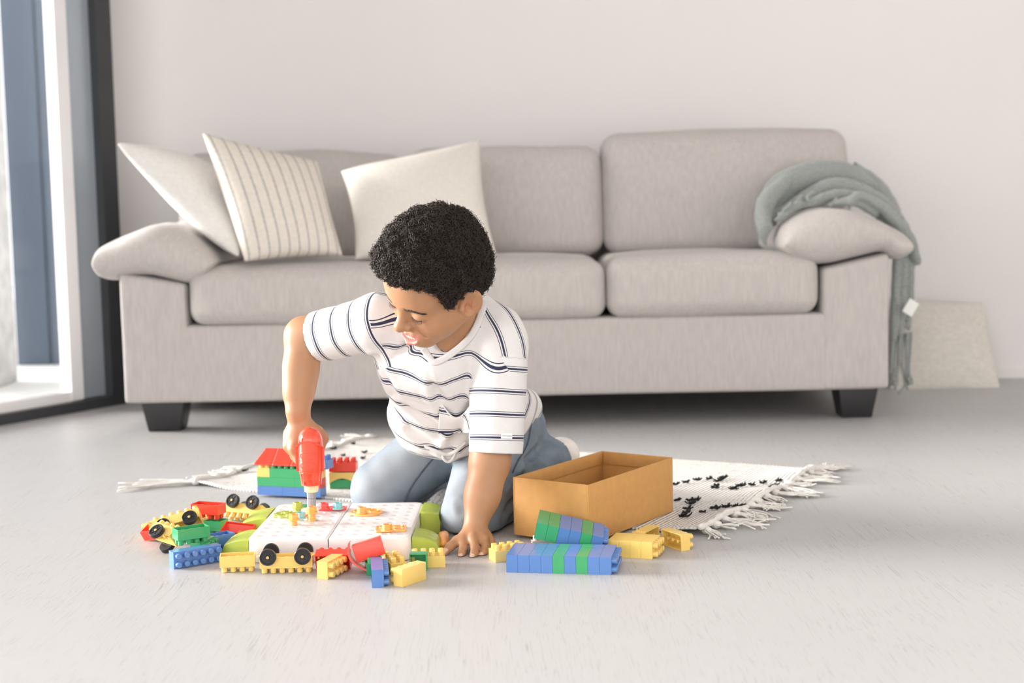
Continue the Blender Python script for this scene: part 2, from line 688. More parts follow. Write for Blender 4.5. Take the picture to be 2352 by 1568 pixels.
def ell(c, r, R=None):
    c, r = np.array(c, float), np.array(r, float)
    R = np.eye(3) if R is None else np.array(R)

    def fn(X, Y, Z):
        x, y, z = X - c[0], Y - c[1], Z - c[2]
        q = [x * R[0, i] + y * R[1, i] + z * R[2, i] for i in range(3)]
        k0 = np.sqrt(sum((q[i] / r[i]) ** 2 for i in range(3)))
        k1 = np.sqrt(sum((q[i] / r[i] ** 2) ** 2 for i in range(3)))
        return k0 * (k0 - 1) / np.maximum(k1, 1e-9)
    m = r.max()
    return fn, c - m, c + m


def rbox(c, hs, r, R=None):
    c, hs = np.array(c, float), np.array(hs, float)
    R = np.eye(3) if R is None else np.array(R)

    def fn(X, Y, Z):
        x, y, z = X - c[0], Y - c[1], Z - c[2]
        q = [np.abs(x * R[0, i] + y * R[1, i] + z * R[2, i]) - (hs[i] - r) for i in range(3)]
        out = np.sqrt(sum(np.maximum(v, 0) ** 2 for v in q))
        return out + np.minimum(np.maximum(np.maximum(q[0], q[1]), q[2]), 0) - r
    m = np.linalg.norm(hs)
    return fn, c - m, c + m


def field_obj(fld, name, m, parent=None, attrs=None):
    pts, quads = fld.mesh()
    me = bpy.data.meshes.new(name)
    me.vertices.add(len(pts))
    me.vertices.foreach_set('co', pts.astype(np.float32).ravel())
    nq = len(quads)
    me.loops.add(nq * 4)
    me.loops.foreach_set('vertex_index', quads.astype(np.int32).ravel())
    me.polygons.add(nq)
    me.polygons.foreach_set('loop_start', np.arange(0, nq * 4, 4, dtype=np.int32))
    me.polygons.foreach_set('use_smooth', np.ones(nq, bool))
    me.update()
    me.validate()
    me.materials.append(m)
    for k, fn in (attrs or {}).items():
        at_ = me.attributes.new(k, 'FLOAT', 'POINT')
        at_.data.foreach_set('value', np.asarray(fn(pts), np.float32))
    return link(name, me, parent), pts, quads


def seg_dist(P, a, b):
    a, b = np.array(a, float), np.array(b, float)
    ab = b - a
    t = np.clip((P - a) @ ab / max(ab @ ab, 1e-12), 0, 1)
    return np.linalg.norm(P - a - t[:, None] * ab, axis=1)


def chain_dist(P, pts):
    return np.min([seg_dist(P, pts[i], pts[i + 1]) for i in range(len(pts) - 1)], axis=0)


def smooth01(x):
    x = np.clip(x, 0, 1)
    return x * x * (3 - 2 * x)


# ------------------------------------------------------------------ the room
WALL_Y = 4.83
struct(box('floor', (-6.0, -4.0, -0.06), (3.0, WALL_Y, 0.0), M['floor']))
struct(box('wall_back', (-1.42, WALL_Y, 0.0), (3.12, WALL_Y + 0.12, 2.75), M['wall']))
struct(box('wall_right', (3.0, -4.0, 0.0), (3.12, WALL_Y, 2.75), M['wall_side']))
struct(box('ceiling', (-6.0, -4.0, 2.75), (3.12, WALL_Y + 0.12, 2.85), M['ceiling']))
struct(box('baseboard_back', (-1.30, WALL_Y - 0.012, 0.0), (3.0, WALL_Y, 0.035), M['wall_side']))

# glazed side, running from the far corner towards the camera and outwards
KA = fl(268, 928)[:2]
KB = fl(0, 975)[:2]
WD = nrm(KB - KA)                       # along the glazing, away from the corner
WN = np.array([WD[1], -WD[0]])          # outwards
if WN[0] > 0:
    WN = -WN


def wbox(name, t0, t1, o0, o1, z0, z1, m, parent):
    """box in the glazing's own frame: t along, o outwards"""
    bm = bmesh.new()
    vs = bm_box(bm, (t0, o0, z0), (t1, o1, z1), 0.0)
    for v in bm.verts:
        p = KA + WD * v.co.x + WN * v.co.y
        v.co = (p[0], p[1], v.co.z)
    return from_bm(name, bm, m, parent)


win = empty('window_1')
struct(win)
ZT = 2.75
wbox('corner_post', -0.03, 0.035, -0.02, 0.10, 0.0, ZT, M['black_metal'], win)
wbox('door_stile', 0.035, 0.135, 0.012, 0.05, 0.035, ZT, M['satin'], win)
wbox('glazing_bead', 0.135, 0.185, 0.004, 0.05, 0.035, ZT, M['white_metal'], win)
wbox('bottom_rail', 0.035, 3.6, -0.02, 0.10, 0.0, 0.032, M['black_metal'], win)
wbox('sill_strip', 0.135, 3.6, 0.01, 0.06, 0.032, 0.062, M['white_metal'], win)
wbox('glass_pane', 0.185, 3.6, 0.028, 0.036, 0.062, ZT, M['glass'], win)
wbox('head_rail', 0.035, 3.6, -0.02, 0.10, ZT - 0.03, ZT, M['black_metal'], win)
wbox('end_post', 3.6, 3.66, -0.02, 0.10, 0.0, ZT, M['black_metal'], win)
# infill between the back wall and the glazing's corner post
bm = bmesh.new()
p0 = KA - WD * 0.03
quad = [(-1.42, WALL_Y), (p0[0], p0[1]), (p0[0] + WN[0] * 0.05, p0[1] + WN[1] * 0.05), (-1.44, WALL_Y + 0.10)]
b0 = [bm.verts.new((x, y, 0)) for x, y in quad]
b1 = [bm.verts.new((x, y, 2.75)) for x, y in quad]
bm.faces.new(b0[::-1])
bm.faces.new(b1)
for i in range(4):
    bm.faces.new((b0[i], b0[(i + 1) % 4], b1[(i + 1) % 4], b1[i]))
struct(from_bm('wall_left', bm, M['wall_side']))

# outdoors, seen through the glass
struct(box('ground_outside', (-9, 3.0, -0.10), (-1.4, 12, -0.07), M['terrace']))
pc = at(-45, 400, 5.6)
o = box('concrete_pillar', (pc[0] - 0.8, 5.6, -0.07), (at(34, 700, 5.95)[0], 5.95, 3.2), M['concrete'], bev=0.01)
tag(o, 'pale concrete pillar outside the window at the far left', 'pillar')
pa, pb_ = at(20, 500, 6.6)[0], at(260, 500, 6.6)[0]
pr = empty('cladding_panel', ((pa + pb_) / 2, 6.6, -0.07))
tag(pr, 'tall blue-grey metal screen standing outdoors behind the window glass', 'screen')
w_ = pb_ - pa
for i in range(3):
    oo = box('screen_board', (-w_ / 2 + w_ / 3 * i + 0.004, 0, 0), (-w_ / 2 + w_ / 3 * (i + 1) - 0.004, 0.05, 3.2), M['cladding'], pr, 0.006)

# ------------------------------------------------------------------ sofa


def soft_box(name, lo, hi, r, m, parent, crown=(0, 0, 0), wr=0.003, seed=1, n=26, fn=None, wfreq=14):
    """upholstered block: rounded edges r, crown bulge per axis, light wrinkles"""
    lo, hi = np.array(lo, float), np.array(hi, float)
    c, hs = (lo + hi) / 2, (hi - lo) / 2
    bm = bmesh.new()
    bmesh.ops.create_cube(bm, size=2)
    bmesh.ops.subdivide_edges(bm, edges=bm.edges[:], cuts=n, use_grid_fill=True)
    P = np.array([v.co[:] for v in bm.verts])
    # denser near the edges
    P = np.sign(P) * (1 - (1 - np.abs(P)) ** 1.35)
    Q = P * hs
    inner = np.clip(Q, -(hs - r), hs - r)
    d = Q - inner
    dn = d / (np.linalg.norm(d, axis=1)[:, None] + 1e-9)
    out = inner + dn * r
    u = out / hs
    for ax in range(3):
        o1, o2 = [a for a in range(3) if a != ax]
        out[:, ax] += np.sign(P[:, ax]) * crown[ax] * np.abs(P[:, ax]) ** 3 * (1 - u[:, o1] ** 2).clip(0) ** 0.7 * (1 - u[:, o2] ** 2).clip(0) ** 0.7
    wn_ = wnoise(out + c, wfreq, seed) * wr + wnoise(out + c, wfreq * 3, seed + 5) * wr * 0.35
    out += dn * wn_[:, None]
    out += c
    if fn is not None:
        out = fn(out)
    for v, p in zip(bm.verts, out):
        v.co = p
    return from_bm(name, bm, m, parent, smooth=True, angle=180)


SY = 3.936
sofa = empty('sofa', (0, SY, 0))
tag(sofa, 'beige woven three seat sofa with loose cushions and black block feet against the wall', 'sofa')


def SX(px, py=700, Y=SY):
    return at(px, py, Y)[0]


# everything under the sofa is written relative to its base (0, SY, 0)
soft_box('seat_frame', (-1.085, 0.0, 0.085), (1.05, 0.86, 0.302), 0.012, M['sofa'], sofa, wr=0.001, n=20)
for sx0, sx1, zo, zi, nm in ((-1.085, -0.90, 0.452, 0.418, 1), (1.05, 0.862, 0.466, 0.424, 2)):
    def arm_top(p, a=sx0, b=sx1, zo=zo, zi=zi):
        t = (p[:, 0] - a) / (b - a)
        top = zo + (zi - zo) * t
        p[:, 2] = 0.0855 + (p[:, 2] - 0.0855) * (top - 0.0855) / 0.36
        return p
    soft_box('arm', (min(sx0, sx1), 0.0015 - 0.004, 0.0855), (max(sx0, sx1), 0.86, 0.4455), 0.012, M['sofa'], sofa, wr=0.001, n=14, fn=arm_top)
soft_box('back_frame', (-1.06, 0.70, 0.30), (1.03, 0.86, 0.70), 0.03, M['sofa'], sofa, wr=0.001, n=14)
for k, (x0, x1, zt) in enumerate(((-0.895, -0.318, 0.472), (-0.316, 0.262, 0.470), (0.264, 0.855, 0.474))):
    soft_box('seat_cushion', (x0 + 0.003, -0.018, 0.303), (x1 - 0.003, 0.60, zt - 0.012), 0.042, M['sofa'], sofa,
             crown=(0.004, 0.018, 0.016), wr=0.0035, seed=20 + k, n=34)
for k, (x0, x1, zt, dr) in enumerate(((-1.02, -0.322, 0.80, 1), (-0.305, 0.283, 0.795, 0), (0.292, 1.05, 0.835, 0))):
    def lean(p, dr=dr, x1=x1, zt=zt):
        p[:, 1] += (p[:, 2] - 0.45) * 0.22
        if dr:                                   # the left one has slumped: its right shoulder droops and folds
            t = smooth01((p[:, 0] - (x1 - 0.30)) / 0.30)
            hgt = smooth01((p[:, 2] - 0.5) / 0.3)
            p[:, 2] -= 0.02 * t * hgt
            p[:, 1] += 0.05 * smooth01((p[:, 2] - 0.66) / 0.12)
        return p
    soft_box('back_cushion', (x0, 0.40, 0.462), (x1, 0.565, zt), 0.05, M['sofa'], sofa, crown=(0.006, 0.035, 0.008),
             wr=0.005, seed=40 + k, n=36, fn=lean, wfreq=11)


def arm_cushion(top, bot, seed):
    """soft pillow lying over an arm; its front outline given by an upper and a lower edge, from end to end"""
    n1, n2 = 64, 48
    rel = lambda q: np.array([[at(a, b, SY - 0.03)[0], at(a, b, SY - 0.03)[2]] for a, b in q])
    tp, bt = spline(rel(top), n1 + 1), spline(rel(bot), n1 + 1)
    mid_ = (tp + bt) / 2
    vs, fs = [], []
    for side, ed in ((1, tp), (-1, bt)):
        for i in range(n1 + 1):
            for j in range(n2 + 1):
                v = -1 + 2 * j / n2
                v = 0.4 * v + 0.6 * math.sin(v * math.pi / 2)
                k = (1 - abs(v) ** 9) ** 0.5
                x, z = mid_[i] + (ed[i] - mid_[i]) * k
                p = V3(x, -0.035 + 0.56 * (v + 1) / 2, z)
                d_ = (0.0045 * wnoise(p, 20, seed) + 0.0015 * wnoise(p, 60, seed + 1)) * math.sin(math.pi * i / n1)
                if side > 0:
                    p[2] += d_ * k
                p[1] -= 0.010 * math.sin(math.pi * i / n1) * (1 - k) * (1 if v < 0 else -1)
                vs.append(p)
    m_ = (n1 + 1) * (n2 + 1)
    for s_ in range(2):
        for i in range(n1):
            for j in range(n2):
                a = s_ * m_ + i * (n2 + 1) + j
                q = (a, a + n2 + 1, a + n2 + 2, a + 1)
                fs.append(q if s_ == 0 else q[::-1])
    o = mesh('arm_cushion', vs, fs, M['sofa'], sofa)
    bm = bmesh.new()
    bm.from_mesh(o.data)
    bmesh.ops.remove_doubles(bm, verts=bm.verts, dist=0.0006)
    bmesh.ops.recalc_face_normals(bm, faces=bm.faces)
    bm.to_mesh(o.data)
    bm.free()
    return mid_, np.linalg.norm(tp - bt, axis=1) / 2


arm_cushion([(215, 606), (212, 588), (220, 566), (262, 545), (310, 524), (355, 513), (400, 522), (445, 552), (480, 582), (494, 602)],
            [(215, 606), (212, 622), (220, 640), (245, 647), (275, 640), (330, 636), (385, 647), (432, 654), (470, 632), (494, 602)], 61)
ARM_MID, ARM_HALF = arm_cushion([(1803, 560), (1805, 548), (1818, 522), (1850, 498), (1900, 481), (1950, 479), (2010, 494), (2060, 518), (2086, 534), (2097, 550), (2098, 567)],
            [(1803, 560), (1806, 572), (1830, 592), (1868, 609), (1920, 607), (1980, 593), (2035, 581), (2054, 593), (2076, 597), (2095, 586), (2098, 567)], 62)
for lx0, lx1, ly in ((-1.048, -0.925, 0.03), (0.915, 1.028, 0.03), (-1.048, -0.925, 0.72), (0.915, 1.028, 0.72)):
    bm = bmesh.new()
    bm_box(bm, (lx0, ly, 0.0), (lx1, ly + 0.115, 0.088), 0.004)
    for v in bm.verts:
        t = 1 - v.co.z / 0.088
        v.co.x += ((lx0 + lx1) / 2 - v.co.x) * 0.26 * t
        v.co.y += (ly + 0.057 - v.co.y) * 0.26 * t
    from_bm('leg', bm, M['sofa_leg'], sofa, True)


# ------------------------------------------------------------------ pillows
def pillow(name, c, rv, uv, hw, hh, th, m, seed=0, pinch=0.07, n=56, wr=0.004, power=0.42, fn=None, under=1.0):
    c, rv, uv = np.array(c, float), nrm(rv), np.array(uv, float)
    uv = nrm(uv - rv * (uv @ rv))
    nv = nrm(np.cross(rv, uv))
    vs, us, fs = [], [], []
    idx = {}
    for s_ in (1, -1):
        for i in range(n + 1):
            for j in range(n + 1):
                u, v = -math.cos(math.pi * i / n), -math.cos(math.pi * j / n)
                u, v = 0.5 * (u + (-1 + 2 * i / n)), 0.5 * (v + (-1 + 2 * j / n))
                edge = i in (0, n) or j in (0, n)
                if edge and s_ < 0:
                    idx[(s_, i, j)] = idx[(1, i, j)]
                    continue
                x = hw * u * (1 - pinch * (1 - v * v) * u * u)
                y = hh * v * (1 - pinch * (1 - u * u) * v * v)
                T = th * ((1 - u * u) * (1 - v * v)) ** power
                p = c + rv * x + uv * y + nv * s_ * T * (under if s_ < 0 else 1)
                d = wnoise(p, 16, seed) * wr + wnoise(p, 45, seed + 3) * wr * 0.3
                p = p + nv * d * (1 if not edge else 0.6)
                if fn:
                    p = fn(p, u, v)
                idx[(s_, i, j)] = len(vs)
                vs.append(p)
                us.append((u + 1) / 2)
        for i in range(n):
            for j in range(n):
                q = (idx[(s_, i, j)], idx[(s_, i + 1, j)], idx[(s_, i + 1, j + 1)], idx[(s_, i, j + 1)])
                fs.append(q if s_ > 0 else q[::-1])
    o = mesh(name, vs, fs, m)
    a = o.data.attributes.new('u', 'FLOAT', 'POINT')
    a.data.foreach_set('value', np.array(us, np.float32))
    return o


def quad_pillow(name, bl, br, tl, tr, th, m, **kw):
    """pillow from four corner points"""
    bl, br, tl, tr = map(np.array, (bl, br, tl, tr))
    c = (bl + br + tl + tr) / 4
    rv = (br - bl + tr - tl) / 4
    uv = (tl - bl + tr - br) / 4
    n_ = nrm(np.cross(rv, uv))

    def warp(p, u, v):
        k = (p - c) @ n_
        flat = (bl * (1 - u) * (1 - v) + br * (1 + u) * (1 - v) + tl * (1 - u) * (1 + v) + tr * (1 + u) * (1 + v)) / 4
        pin = kw.get('pinch', 0.07)
        flat = flat - rv * pin * (1 - v * v) * u ** 3 - uv * pin * (1 - u * u) * v ** 3
        return flat + n_ * k
    return pillow(name, c, rv, uv, np.linalg.norm(rv), np.linalg.norm(uv), th, m, fn=warp, **kw)


o = quad_pillow('throw_pillow', at(549, 588, 3.95), at(562, 548, 4.25), at(268, 330, 3.97), at(468, 396, 4.30), 0.095, M['linen_white'], seed=3, wr=0.006, under=0.55)
tag(o, 'plain white throw pillow slumped against the left sofa arm', 'pillow', 'throw pillows on the sofa')
o = quad_pillow('throw_pillow', at(562, 601, 3.91), at(788, 587, 4.00), at(464, 305, 3.96), at(728, 372, 4.12), 0.072, M['stripe_pillow'], seed=4, wr=0.006, pinch=0.05)
tag(o, 'cream throw pillow with thin dark vertical stripes', 'pillow', 'throw pillows on the sofa')
o = quad_pillow('throw_pillow', at(815, 596, 4.04), at(1142, 588, 4.06), at(783, 392, 4.18), at(1103, 320, 4.21), 0.082, M['linen_cream'], seed=5, wr=0.006)
tag(o, 'off-white linen throw pillow upright on the sofa behind the boy', 'pillow', 'throw pillows on the sofa')
o = quad_pillow('floor_cushion', at(2040, 906, 4.58), at(2300, 900, 4.58), at(2062, 686, 4.74), at(2257, 694, 4.74), 0.05, M['weave'], seed=6, wr=0.003, pinch=0.04)
tag(o, 'beige woven floor cushion leaning on the wall right of the sofa', 'cushion')

# ------------------------------------------------------------------ grey throw blanket over the right arm
bl_root = empty('throw_blanket', at(1900, 560, 4.3))
tag(bl_root, 'grey fringed wool throw heaped over the right sofa arm', 'blanket')
o0 = np.array(bl_root.location)
bf = Field((0.68, 4.05, 0.16), (1.20, 4.62, 0.78), 0.005)


def bl_fold(pp, rr, k=0.004):
    pts = spline([at(a, b, y) for a, b, y in pp], 22)
    r_ = 0.93 * np.interp(np.linspace(0, 1, 22), np.linspace(0, 1, len(rr)), rr)
    k = min(k, 0.004)
    for i in range(21):
        bf.add(rc(pts[i], pts[i + 1], r_[i], r_[i + 1]), k)


bl_fold([(1785, 545, 4.30), (1790, 460, 4.34), (1850, 408, 4.38), (1930, 402, 4.4), (2010, 450, 4.4), (2070, 540, 4.38)], (0.045, 0.062, 0.062, 0.058, 0.05, 0.03))
bl_fold([(1772, 520, 4.25), (1790, 440, 4.27), (1860, 405, 4.3), (1930, 395, 4.32), (2000, 425, 4.3)], (0.035, 0.05, 0.046, 0.036, 0.02), 0.006)
bl_fold([(1770, 520, 4.2), (1840, 465, 4.2), (1910, 425, 4.22), (1985, 440, 4.22), (2060, 500, 4.22), (2100, 590, 4.24)], (0.022, 0.026, 0.022, 0.022, 0.02, 0.018), 0.005)
bl_fold([(1800, 530, 4.15), (1850, 480, 4.15), (1925, 445, 4.16), (2000, 470, 4.17), (2060, 530, 4.18)], (0.014, 0.018, 0.016, 0.018, 0.016), 0.003)
bl_fold([(1815, 545, 4.12), (1850, 505, 4.12), (1900, 480, 4.12), (1960, 462, 4.13), (2010, 490, 4.14)], (0.016, 0.014, 0.014, 0.015, 0.012), 0.003)
bl_fold([(1780, 560, 4.17), (1765, 520, 4.18), (1790, 490, 4.18), (1815, 510, 4.16), (1800, 560, 4.15)], (0.02, 0.022, 0.016, 0.012, 0.016), 0.003)
bl_fold([(1950, 470, 4.12), (1975, 450, 4.12), (2030, 480, 4.13), (2085, 540, 4.14), (2108, 600, 4.16)], (0.012, 0.014, 0.016, 0.018, 0.014), 0.003)
bl_fold([(1830, 560, 4.1), (1850, 530, 4.1), (1880, 510, 4.1), (1925, 497, 4.1)], (0.014, 0.012, 0.011, 0.011), 0.003)
bl_fold([(1803, 580, 4.02), (1776, 560, 4.04), (1755, 518, 4.08), (1760, 465, 4.15), (1800, 420, 4.2)], (0.016, 0.022, 0.026, 0.030, 0.022), 0.003)
bl_fold([(1815, 560, 4.00), (1797, 530, 4.02), (1800, 495, 4.06), (1840, 470, 4.1)], (0.010, 0.014, 0.014, 0.012), 0.003)
for i, (px, w) in enumerate(((2056, 0.013), (2072, 0.012), (2090, 0.011))):
    bl_fold([(px + 6, 560, 4.18), (px + 2, 640, 4.17), (px - 2, 720, 4.17 + 0.01 * i), (px - 4, 780 - 14 * i, 4.17)], (w, w * 1.1, w, w * 0.8), 0.006)
# the heap rests on the arm cushion, the seat and the back cushion


def arm_prim():
    def fn(X, Y, Z):
        best = None
        for i in range(0, len(ARM_MID), 2):
            d = np.sqrt((X - ARM_MID[i][0]) ** 2 + (Z - ARM_MID[i][1]) ** 2) + 0 * Y - (ARM_HALF[i] + 0.006)
            best = d if best is None else np.minimum(best, d)
        return np.maximum(best, Y - (SY + 0.535))
    return fn, (ARM_MID[:, 0].min() - .1, SY - .1, .35), (ARM_MID[:, 0].max() + .02, SY + .56, .65)


def half_prim(p, n, lo, hi):
    n = nrm(n)
    return (lambda X, Y, Z: (X - p[0]) * n[0] + (Y - p[1]) * n[1] + (Z - p[2]) * n[2] + 0 * X), lo, hi


BF_WARP = lambda p: 0.0022 * wnoise(p, 70, 3) + 0.0012 * wnoise(p, 190, 4)
bf.warp(BF_WARP)
bf.sub(arm_prim())
bf.cut((0, SY + 0.352, 0.45), (0, 1, -0.22), (0.6, 4.0, 0.4), (1.06, 4.7, 0.9))
bf.cut((0, 0, 0.489), (0, 0, -1), (0.6, 4.0, 0.3), (0.858, 4.7, 0.6))
o, pts_, q_ = field_obj(bf, 'blanket_cloth', M['blanket'])
o.parent = bl_root
o.matrix_parent_inverse = Matrix.Translation(-Vector(o0))
for i in range(9):
    g = Geo()
    x = 2050 + 5.5 * i
    e = 905 - abs(i - 4) * 12
    c = [at(x, 770 - i, 4.17 + 0.006 * (i % 3)), at(x + random.uniform(-7, 5), 830, 4.17), at(x + random.uniform(-10, 10), 880, 4.16), at(x + random.uniform(-12, 8), e, 4.15)]
    g.add(tube_geo(spline(c, 16), 0.0042, 6))
    t = g.build('fringe_strand', M['blanket'], bl_root)
    t.matrix_parent_inverse = Matrix.Translation(-Vector(o0))
for i in range(10):
    g = Geo()
    x = 1790 + 26 * i
    y = 545 - 90 * math.sin(math.pi * min(1, (i + 1.5) / 9.5))
    c = [at(x, y - 14, 4.08), at(x + random.uniform(-14, 2), y - 4, 4.055), at(x - random.uniform(8, 22), y + 4, 4.05)]
    g.add(tube_geo(spline(c, 9), 0.004, 6))
    t = g.build('fringe_strand', M['blanket'], bl_root)
    t.matrix_parent_inverse = Matrix.Translation(-Vector(o0))
tc_ = at(2092, 706, 4.13)
bm = bmesh.new()
bm_box(bm, (-0.017, -0.0006, -0.022), (0.017, 0.0006, 0.022), 0.0004, 1)
o = from_bm('care_tag', bm, M['paper'], bl_root)
o['label'] = 'small white care tag'
o.location = tuple(tc_ - o0)
o.rotation_euler = (0, math.radians(32), math.radians(8))

# ------------------------------------------------------------------ rug
RLF, RRF, RRB, RLB = fl(430, 1118)[:2], fl(1590, 1235)[:2], fl(1900, 1085)[:2], fl(880, 1000)[:2]
rug_c = (RLF + RRF + RRB + RLB) / 4
rug_u = nrm(RRF - RLF)
rug_v = np.array([-rug_u[1], rug_u[0]])
rug_ang = math.atan2(rug_u[1], rug_u[0])
RHU, RHV = 0.605, 0.362
rug = empty('woven_rug', (rug_c[0], rug_c[1], 0))
rug.rotation_euler = (0, 0, rug_ang)
tag(rug, 'off-white ribbed cotton rug with black tufts and knotted tassels under the boy', 'rug')


def rug_local(px, py, z=0.005):
    p = fl(px, py, z)
    d = p[:2] - rug_c
    return np.array([d @ rug_u, d @ rug_v])


def rug_z(u, v):
    """height of the rug's upper face: flat, with a curl at the right end and ripples along the ends"""
    e = smooth01((u - (RHU - 0.10)) / 0.10)
    z = 0.0045 + e * (0.006 + 0.006 * math.sin(v * 26 + 1.0))
    e2 = smooth01((-u - (RHU - 0.12)) / 0.12)
    z += e2 * (0.004 + 0.005 * math.sin(v * 31))
    z += 0.012 * e * smooth01((-v - 0.24) / 0.12)
    return z


nu, nv_ = 150, 70
vs, fs = [], []
for lay in (0, 1):
    for i in range(nu + 1):
        for j in range(nv_ + 1):
            u = RHU * (-1 + 2 * i / nu)
            v = RHV * (-1 + 2 * j / nv_)
            uu = u + 0.006 * math.sin(v * 23) * abs(u) / RHU
            vv = v + 0.004 * math.sin(u * 17)
            z = rug_z(u, v)
            vs.append((uu, vv, z if lay else max(z - 0.004, 0.0004)))
nn = (nu + 1) * (nv_ + 1)
for i in range(nu):
    for j in range(nv_):
        a = i * (nv_ + 1) + j
        fs.append((a, a + 1, a + nv_ + 2, a + nv_ + 1))
        b = a + nn
        fs.append((b, b + nv_ + 1, b + nv_ + 2, b + 1))
bd = [(i, 0) for i in range(nu)] + [(nu, j) for j in range(nv_)] + [(i, nv_) for i in range(nu, 0, -1)] + [(0, j) for j in range(nv_, 0, -1)]
for k in range(len(bd)):
    a = bd[k][0] * (nv_ + 1) + bd[k][1]
    b = bd[(k + 1) % len(bd)][0] * (nv_ + 1) + bd[(k + 1) % len(bd)][1]
    fs.append((a, b, b + nn, a + nn))
mesh('rug_weave', vs, fs, M['rug'], rug)


def rug_tuft(u, v, ln, ang, seed, big=1.0):
    r_ = np.random.default_rng(seed)
    g = Geo()
    z0 = rug_z(u, v)
    for k in range(8):
        a = ang + r_.normal() * 0.35
        l = ln * r_.uniform(0.6, 1.1)
        off = r_.normal(size=2) * 0.0020 * big
        pts = [(u + off[0] - math.cos(a) * l / 2, v + off[1] - math.sin(a) * l / 2, z0 + 0.0025 + r_.uniform(0, 0.005) * big),
               (u + off[0], v + off[1], z0 + 0.002 + 0.002 * r_.uniform()),
               (u + off[0] + math.cos(a) * l / 2, v + off[1] + math.sin(a) * l / 2, z0 + 0.0025 + r_.uniform(0, 0.007) * big)]
        g.add(tube_geo(spline(pts, 6), 0.0013, 5))
    g.build('tuft', M['tuft'], rug)


tufts = [(275, 360, 1), (360, 340, 1), (455, 320, 1), (560, 310, 1), (690, 298, 1.1), (668, 314, 1), (645, 328, 1.2), (630, 365, .9), (615, 385, 1), (770, 398, 1.3),
         (840, 375, 1.3), (940, 365, 1.1), (1035, 345, 1), (1170, 330, 1), (1165, 362, .8), (1145, 390, .9), (1110, 415, 1), (1120, 435, 1), (1270, 455, 1.1), (1365, 432, .9),
         (1455, 395, .8), (1550, 377, .9), (1665, 370, .9), (285, 495, .9), (400, 500, 1), (455, 498, 1.2), (412, 525, 1.3), (380, 573, 1.3), (370, 605, 1.3), (355, 645, 1.3),
         (505, 625, .9), (605, 585, 1.2), (635, 597, 1), (720, 560, 1.1), (790, 552, .9), (840, 550, 1), (980, 578, 1.2), (965, 600, 1.1), (895, 622, 1.3), (935, 625, 1.2)]
TU = [(1480 + a / 3.794, 1020 + b / 3.794, s) for a, b, s in tufts]
TU += [(837, 1041, 1), (834, 1055, 1), (766, 1031, 1), (563, 1086, .9), (790, 1048, .8), (600, 1062, .8), (700, 1030, .8), (812, 1024, .8)]
for k, (a, b, s) in enumerate(TU):
    u, v = rug_local(a, b)
    if abs(u) < RHU and abs(v) < RHV:
        rug_tuft(u, v, 0.0135 * s, -rug_ang + random.uniform(-0.25, 0.5), 100 + k, s)


def tassel(u, v, du, dv, ln, seed, knot=True):
    r_ = np.random.default_rng(seed)
    g = Geo()
    d = nrm([du, dv])
    pz = 0.007
    p0 = np.array([u - d[0] * 0.006, v - d[1] * 0.006, 0.009])
    if knot:
        kc = p0 + np.array([d[0], d[1], 0]) * 0.012
        g.add(tube_geo([p0, kc - V3(0, 0, 0.001), kc + V3(d[0], d[1], 0) * 0.010], [0.006, 0.0085, 0.005], 8))
    curl = r_.normal() * 0.9
    for k in range(11):
        a = r_.normal() * 0.22
        dd = np.array([d[0] * math.cos(a) - d[1] * math.sin(a), d[0] * math.sin(a) + d[1] * math.cos(a)])
        l = ln * r_.uniform(0.75, 1.1)
        side = np.array([-dd[1], dd[0]])
        c = [p0 + V3(dd[0], dd[1], 0) * 0.008 + V3(*(r_.normal(size=2) * 0.002), 0)]
        for s_ in (0.35, 0.7, 1.0):
            q = p0[:2] + dd * l * s_ + side * l * curl * s_ * s_ * 0.45 + r_.normal(size=2) * 0.004
            c.append(V3(q[0], q[1], 0.0022 + max(0, 0.010 * (0.8 - s_)) + r_.uniform(0, 0.009) * s_))
        g.add(tube_geo(spline(c, 12), 0.0017, 5))
    g.build('tassel', M['rug_yarn'], rug)


for k in range(15):
    v = -RHV + 2 * RHV * (k + 0.5) / 15 + random.uniform(-0.006, 0.006)
    tassel(RHU, v, 1, random.uniform(-0.7, 0.5), random.uniform(0.055, 0.10), 300 + k)
for k in range(13):
    v = -RHV + 2 * RHV * (k + 0.5) / 13
    tassel(-RHU, v, -1, random.uniform(-0.3, 0.5), random.uniform(0.05, 0.085), 340 + k)
tassel(-RHU, -RHV + 0.01, -1, -0.15, 0.15, 371)
tassel(RHU - 0.01, RHV - 0.02, 1, 0.5, 0.09, 372)
tassel(RHU - 0.01, RHV - 0.05, 0.7, 0.9, 0.10, 373)
# rolled selvedge cord along the tasselled end
g = Geo()
pts = [(RHU + 0.002 * math.sin(31 * v), v, rug_z(RHU, v) + 0.001) for v in np.linspace(-RHV, RHV, 60)]
g.add(tube_geo(pts, [0.0055 + 0.0015 * math.sin(i * 1.7) for i in range(60)], 8))
g.build('edge_cord', M['rug_yarn'], rug)
g = Geo()
pts = [(-RHU + 0.002 * math.sin(31 * v), v, rug_z(-RHU, v) + 0.001) for v in np.linspace(-RHV, RHV, 60)]
g.add(tube_geo(pts, [0.005 + 0.0015 * math.sin(i * 1.9) for i in range(60)], 8))
g.build('edge_cord', M['rug_yarn'], rug)
